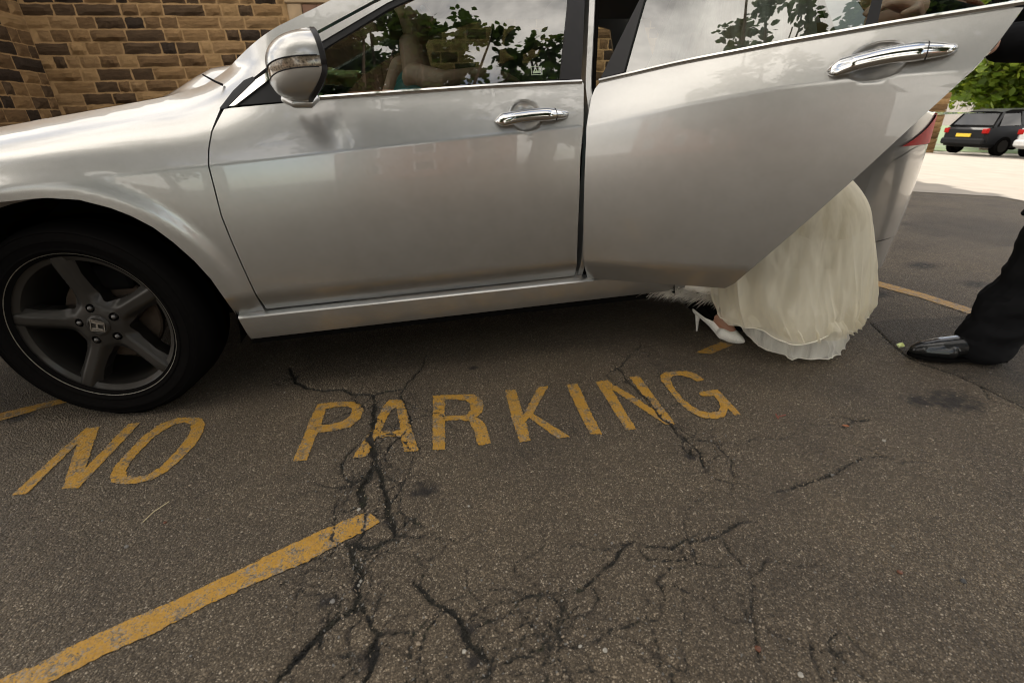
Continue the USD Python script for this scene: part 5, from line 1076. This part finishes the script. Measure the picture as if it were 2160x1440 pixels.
for k, (x, y, z) in enumerate([(.735, .30, .935), (.775, .27, .945), (.80, .33, .955), (.76, .36, .965), (.83, .30, .94), (.70, .34, .94), (.79, .40, .95), (.845, .35, .955)]):
    z += .028
    ps = []
    for q in range(9):
        a = q * 2.4; r = .010 + .0018 * q
        g = [[(x + (r + .012 * v) * math.cos(a + (u - .5) * 1.7) * (.6 + .6 * v), y + (r + .012 * v) * math.sin(a + (u - .5) * 1.7) * (.6 + .6 * v), z - .014 + .034 * v - .008 * v * v * (q > 4)) for u in np.linspace(0, 1, 7)] for v in np.linspace(0, 1, 5)]
        ps.append(loft(g))
    f = obj(bq, 'flower', join(ps), 'petal', True)
obj(bq, 'foliage', join([leaf_mesh(.035, .011).apply_transform(trimesh.transformations.euler_matrix(*rng.uniform(-.6, .6, 2), rng.uniform(0, 6.28))).apply_translation([.77 + rng.normal(0, .03), .34 + rng.normal(0, .02), .938]) for _ in range(16)] + [tube([(.77, .33, .93), (.80, .42, .91), (.82, .55, .90)], .012, 8)]), 'green_stem', True)

# ---------------------------------------------------------------- trees
def leaves(centres, normals_up, size, seed, spread=1.0):
    """leaf blades (two triangles bent along the midrib) at the given points"""
    r = np.random.default_rng(seed); n = len(centres)
    d = r.normal(size=(n, 3)); d[:, 2] = d[:, 2] * .45 - .25; d /= np.linalg.norm(d, axis=1, keepdims=True)
    up = r.normal(size=(n, 3)) * .55 + [0, 0, 1]; sd = np.cross(d, up); sd /= np.linalg.norm(sd, axis=1, keepdims=True); nn = np.cross(sd, d)
    L = size * r.uniform(.7, 1.25, (n, 1)); Wd = L * r.uniform(.26, .36, (n, 1))
    c = centres
    pts = [c, c + d * L * .30 + sd * Wd - nn * L * .05, c + d * L * .68 + sd * Wd * .85 - nn * L * .05, c + d * L, c + d * L * .68 - sd * Wd * .85 - nn * L * .05, c + d * L * .30 - sd * Wd - nn * L * .05]
    V = np.stack(pts, 1).reshape(-1, 3); b = np.arange(n)[:, None] * 6
    F = np.concatenate([b + t for t in ([0, 1, 5], [1, 2, 5], [5, 2, 4], [2, 3, 4])])
    return trimesh.Trimesh(V, F, process=False)
def tree(label, base, height, crown, radii, n_limb, n_leaf, size, mat, seed, group=None, low=0.0):
    r = np.random.default_rng(seed); b = np.array(base, float); c = np.array(crown, float); R = np.array(radii, float)
    t = thing('tree', label, 'tree', group)
    fork = b + (c - b) * .45; obj(t, 'trunk', tube([b - [0, 0, .2], b + (fork - b) * .5 + [.08, .05, 0], fork], [height * .032, height * .026, height * .019], 14), 'bark', True)
    tips, limbs = [], []
    for k in range(n_limb):
        u = r.normal(size=3); u /= np.linalg.norm(u); u[2] = u[2] * .8 + .1; e = c + u * R * r.uniform(.45, .95)
        mid = fork + (e - fork) * .5 + r.normal(0, .12, 3) * R * .5
        p = spline([fork, mid, e], 8); limbs.append(tube(p, np.linspace(height * .009, height * .0016, 8), 6))
        for q in range(7):
            a = p[r.integers(3, 8)]; v = r.normal(size=3); v[2] *= .5; v /= np.linalg.norm(v); w = a + v * R.mean() * r.uniform(.15, .34); w[2] -= .06 * R.mean() * r.random()
            limbs.append(tube([a, (a + w) / 2 + [0, 0, .04], w], [height * .0018, height * .0012, height * .0007], 4)); tips.append((a, w))
    obj(t, 'limb', join(limbs), 'bark', True)
    A = np.array([x[0] for x in tips]); B = np.array([x[1] for x in tips]); i = r.integers(0, len(A), n_leaf); s = r.uniform(.15, 1.08, (n_leaf, 1))
    C_ = A[i] + (B[i] - A[i]) * s + r.normal(0, size * .55, (n_leaf, 3))
    obj(t, 'crown', leaves(C_, None, size, seed), mat, False)
    return t
G_T = 'trees behind the photographer, mirrored in the car'
tree('broad leaved tree mirrored in the front door window', (.2, -6.2, 0), 7.5, (.85, -3.1, 5.3), (1.8, 1.1, 1.25), 44, 21000, .105, 'leaf_dark', 31, G_T)
tree('leafy tree mirrored in the right part of the front window', (3.0, -6.6, 0), 7.5, (2.75, -3.3, 4.8), (1.1, 1.1, 1.2), 28, 11500, .105, 'leaf_dark', 32, G_T)
tree('leafy tree mirrored in the opened rear door window', (-4.2, -5.4, 0), 7.5, (-1.2, -2.0, 4.7), (1.5, 1.3, .9), 26, 7500, .105, 'leaf_dark', 33, G_T)
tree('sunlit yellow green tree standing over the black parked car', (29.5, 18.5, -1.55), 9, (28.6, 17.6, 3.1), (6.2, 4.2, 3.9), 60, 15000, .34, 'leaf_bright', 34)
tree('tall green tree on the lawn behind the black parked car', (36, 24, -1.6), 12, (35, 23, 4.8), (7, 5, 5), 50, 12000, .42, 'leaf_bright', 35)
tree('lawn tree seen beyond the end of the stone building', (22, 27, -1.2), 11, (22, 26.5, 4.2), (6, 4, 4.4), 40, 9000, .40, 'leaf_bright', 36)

# ---------------------------------------------------------------- things at the far end of the forecourt
def far_car(label, paint, loc, rotz, group=None):
    """small hatchback, tail at the origin, nose along +x"""
    c = thing('parked_car', label, 'car', group, loc, rotz)
    secs = [(0.02, .70, .38, .86), (.10, .80, .30, .92), (.5, .86, .24, .95), (1.5, .88, .24, .94), (2.7, .88, .24, .92), (3.5, .85, .24, .82), (3.9, .76, .28, .70), (4.02, .62, .36, .60)]
    rows = []
    for x, w, z0, z1 in secs:
        zm = z0 + (z1 - z0) * .62
        rows.append([(x, -w * .90, z0), (x, -w, z0 + .12), (x, -w, zm), (x, -w * .93, z1), (x, w * .93, z1), (x, w, zm), (x, w, z0 + .12), (x, w * .90, z0)])
    m = loft(rows, True); k = 8; n0 = (len(rows) - 1) * k
    m = trimesh.Trimesh(m.vertices, np.vstack([m.faces, [[0, j, j + 1] for j in range(1, 7)], [[n0, n0 + j + 1, n0 + j] for j in range(1, 7)]]), process=False)
    trimesh.repair.fix_normals(m)
    b = obj(c, 'body', m, paint, 30)
    cab = [(.20, .80, .93), (.52, .66, 1.40), (.9, .64, 1.47), (1.7, .64, 1.46), (2.15, .66, 1.38), (2.85, .80, .93)]
    roof = loft([[(x, -w, z), (x, -w * .6, z + .03), (x, w * .6, z + .03), (x, w, z)] for x, w, z in cab[1:5]]); roof.invert(); obj(c, 'roof', roof, paint, 40)
    obj(c, 'cabin', hull([(x, s * (w - .03), z - .02) for x, w, z in cab for s in (-1, 1)]), 'liner')
    q = lambda *p: trimesh.Trimesh(list(p), [[0, 1, 2], [0, 2, 3]], process=False)
    obj(c, 'rear_window', q((.26, .70, 1.0), (.26, -.70, 1.0), (.50, -.60, 1.36), (.50, .60, 1.36)), 'dark_glass')
    obj(c, 'windscreen', q((2.78, -.74, .96), (2.78, .74, .96), (2.20, .62, 1.34), (2.20, -.62, 1.34)), 'dark_glass')
    for s in (-1, 1):
        for x0, x1, a0, a1 in ((.42, 1.28, .60, 1.25), (1.36, 2.55, 1.36, 2.14)):
            w0, w1 = .795, .668; obj(c, 'side_window', q((x0, s * w0, .965), (x1, s * w0, .965), (a1, s * w1, 1.345), (a0, s * w1, 1.345)), 'dark_glass')
        for x0, x1, w0, w1 in ((.18, .52, .80, .66), (1.27, 1.37, .80, .668)):
            a = x0 + (.34 if x0 < 1 else 0); obj(c, 'pillar', q((x0, s * .803, .94), (x0 + .12, s * .803, .94), (a + .10, s * .672, 1.40), (a, s * .672, 1.40)), paint)
        obj(c, 'tail_lamp', box(-.005, .12, s * .62 - .14 * (s < 0) - .02, s * .62 + .14 * (s > 0) + .02, .74, .90, .02), 'red_lens')
        for x in (.72, 3.20):
            w = trimesh.creation.cylinder(.31, .20, sections=28); w.apply_transform(trimesh.transformations.rotation_matrix(math.pi / 2, [1, 0, 0])); w.apply_translation([x, s * .78, .31]); wl = obj(c, 'wheel', w, 'rubber', 40)
            r = trimesh.creation.cylinder(.20, .21, sections=10); r.apply_transform(trimesh.transformations.rotation_matrix(math.pi / 2, [1, 0, 0])); r.apply_translation([x, s * .785, .31]); obj(wl, 'rim', r, 'gunmetal')
        obj(c, 'door_mirror', box(2.30, 2.45, s * .92 - .10, s * .92 + .10, .93, 1.06, .03), paint)
    pl = obj(c, 'number_plate', box(-.015, .02, -.26, .26, .62, .73, .004), 'plate')
    obj(c, 'bumper', box(-.06, .16, -.78, .78, .36, .58, .05), 'black_car_paint' if paint != 'car_white' else paint)
    return c
far_car('black hatchback with yellow plate parked under the bright tree', 'black_car_paint', (20.9, 13.35, -1.04), -4, 'cars parked at the far end of the forecourt')
far_car('silver car cut off by the right edge beside the black hatchback', 'car_white', (21.2, 11.15, -1.06), -4, 'cars parked at the far end of the forecourt')
gp = thing('gate_pillar', 'brown stone gate pillar between the silver car lamp and the tree', 'pillar')
for k in range(11):
    obj(gp, 'stone', join([stone(.60, .19, .02, 900 + k).apply_translation([-.30, -.30, 0])]).apply_transform(trimesh.transformations.rotation_matrix(-.6, [0, 0, 1])).apply_translation([21.4, 15.1, -1.15 + .2 * k]), STONES[[0, 1, 5, 2, 1, 0, 5, 1, 2, 0, 1][k]], False)
obj(gp, 'core', box(-.27, .27, -.26, .27, -1.25, 1.02).apply_transform(trimesh.transformations.rotation_matrix(-.6, [0, 0, 1])).apply_translation([21.4, 15.1, 0]), 'mortar')

# houses across the car park, mirrored in the doors
def house(x, y, w, h, label, mat):
    t = thing('house', label, 'house')
    wl = obj(t, 'wall', box(x, x + w, y - 7, y, -.3, h), mat)
    rf = obj(t, 'roof', trimesh.Trimesh([(x - .3, y + .3, h), (x + w + .3, y + .3, h), (x + w + .3, y - 3.5, h + 2.8), (x - .3, y - 3.5, h + 2.8), (x + w + .3, y - 7.3, h), (x - .3, y - 7.3, h)], [[0, 1, 2], [0, 2, 3], [3, 2, 4], [3, 4, 5]], process=False), 'slate')
    obj(rf, 'chimney', box(x + w * .2, x + w * .2 + .9, y - 4, y - 3.2, h + 1.8, h + 3.8), mat)
    for k in range(3):
        for zz in (.9, 3.4):
            xx = x + w * (.12 + .3 * k); wd = obj(t, 'window', box(xx, xx + 1.3, y - .02, y + .05, zz, zz + 1.4), 'white_paint'); obj(wd, 'pane', box(xx + .08, xx + 1.22, y + .04, y + .06, zz + .08, zz + 1.32), 'dark_glass')
house(-3, -30, 11, 5.4, 'red brick house with white windows mirrored low in the front door', 'red_brick')
house(-28, -15, 12, 5.2, 'red brick house mirrored low in the opened rear door', 'red_brick')
house(24, -20, 12, 5.6, 'pale fronted house mirrored at the right of the opened rear door', 'trim_stone')
tree('bushy tree between the mirrored brick houses', (9.2, -22, 0), 7, (9, -21.5, 4.2), (2.6, 2.2, 2.6), 24, 3000, .35, 'leaf_dark', 41, G_T)
tree('bushy tree mirrored at the left of the silver front door', (-8, -20, 0), 7, (-8, -20, 3.8), (3.2, 2.4, 3.0), 24, 3000, .35, 'leaf_dark', 42, G_T)
tree('bushy tree mirrored at the far right beside the pale house', (21, -17, 0), 7, (21.5, -17, 3.8), (2.6, 2.4, 2.8), 24, 3000, .35, 'leaf_dark', 43, G_T)

# dense hedge of trees closing the car park behind the photographer
for k, (x, y, h) in enumerate([(-19, -17, 13), (-4.5, -14.5, 13), (3.5, -15.0, 13.5), (11.5, -14, 12.5), (18, -11, 12), (-13, -11, 10)]):
    tree(['tall dark tree mirrored at the left of the front wing', 'dark bushy tree mirrored under the front window', 'dark spreading tree mirrored under the front door handle', 'dark bushy tree mirrored at the rear of the front door', 'dark tall tree at the right behind the photographer', 'dark tree mirrored in the opened rear door below the crease'][k], (x, y, 0), h, (x, y, h * .55), (3.8, 2.6, h * .45), 34, 7500, .44, 'leaf_dark', 60 + k, G_T)
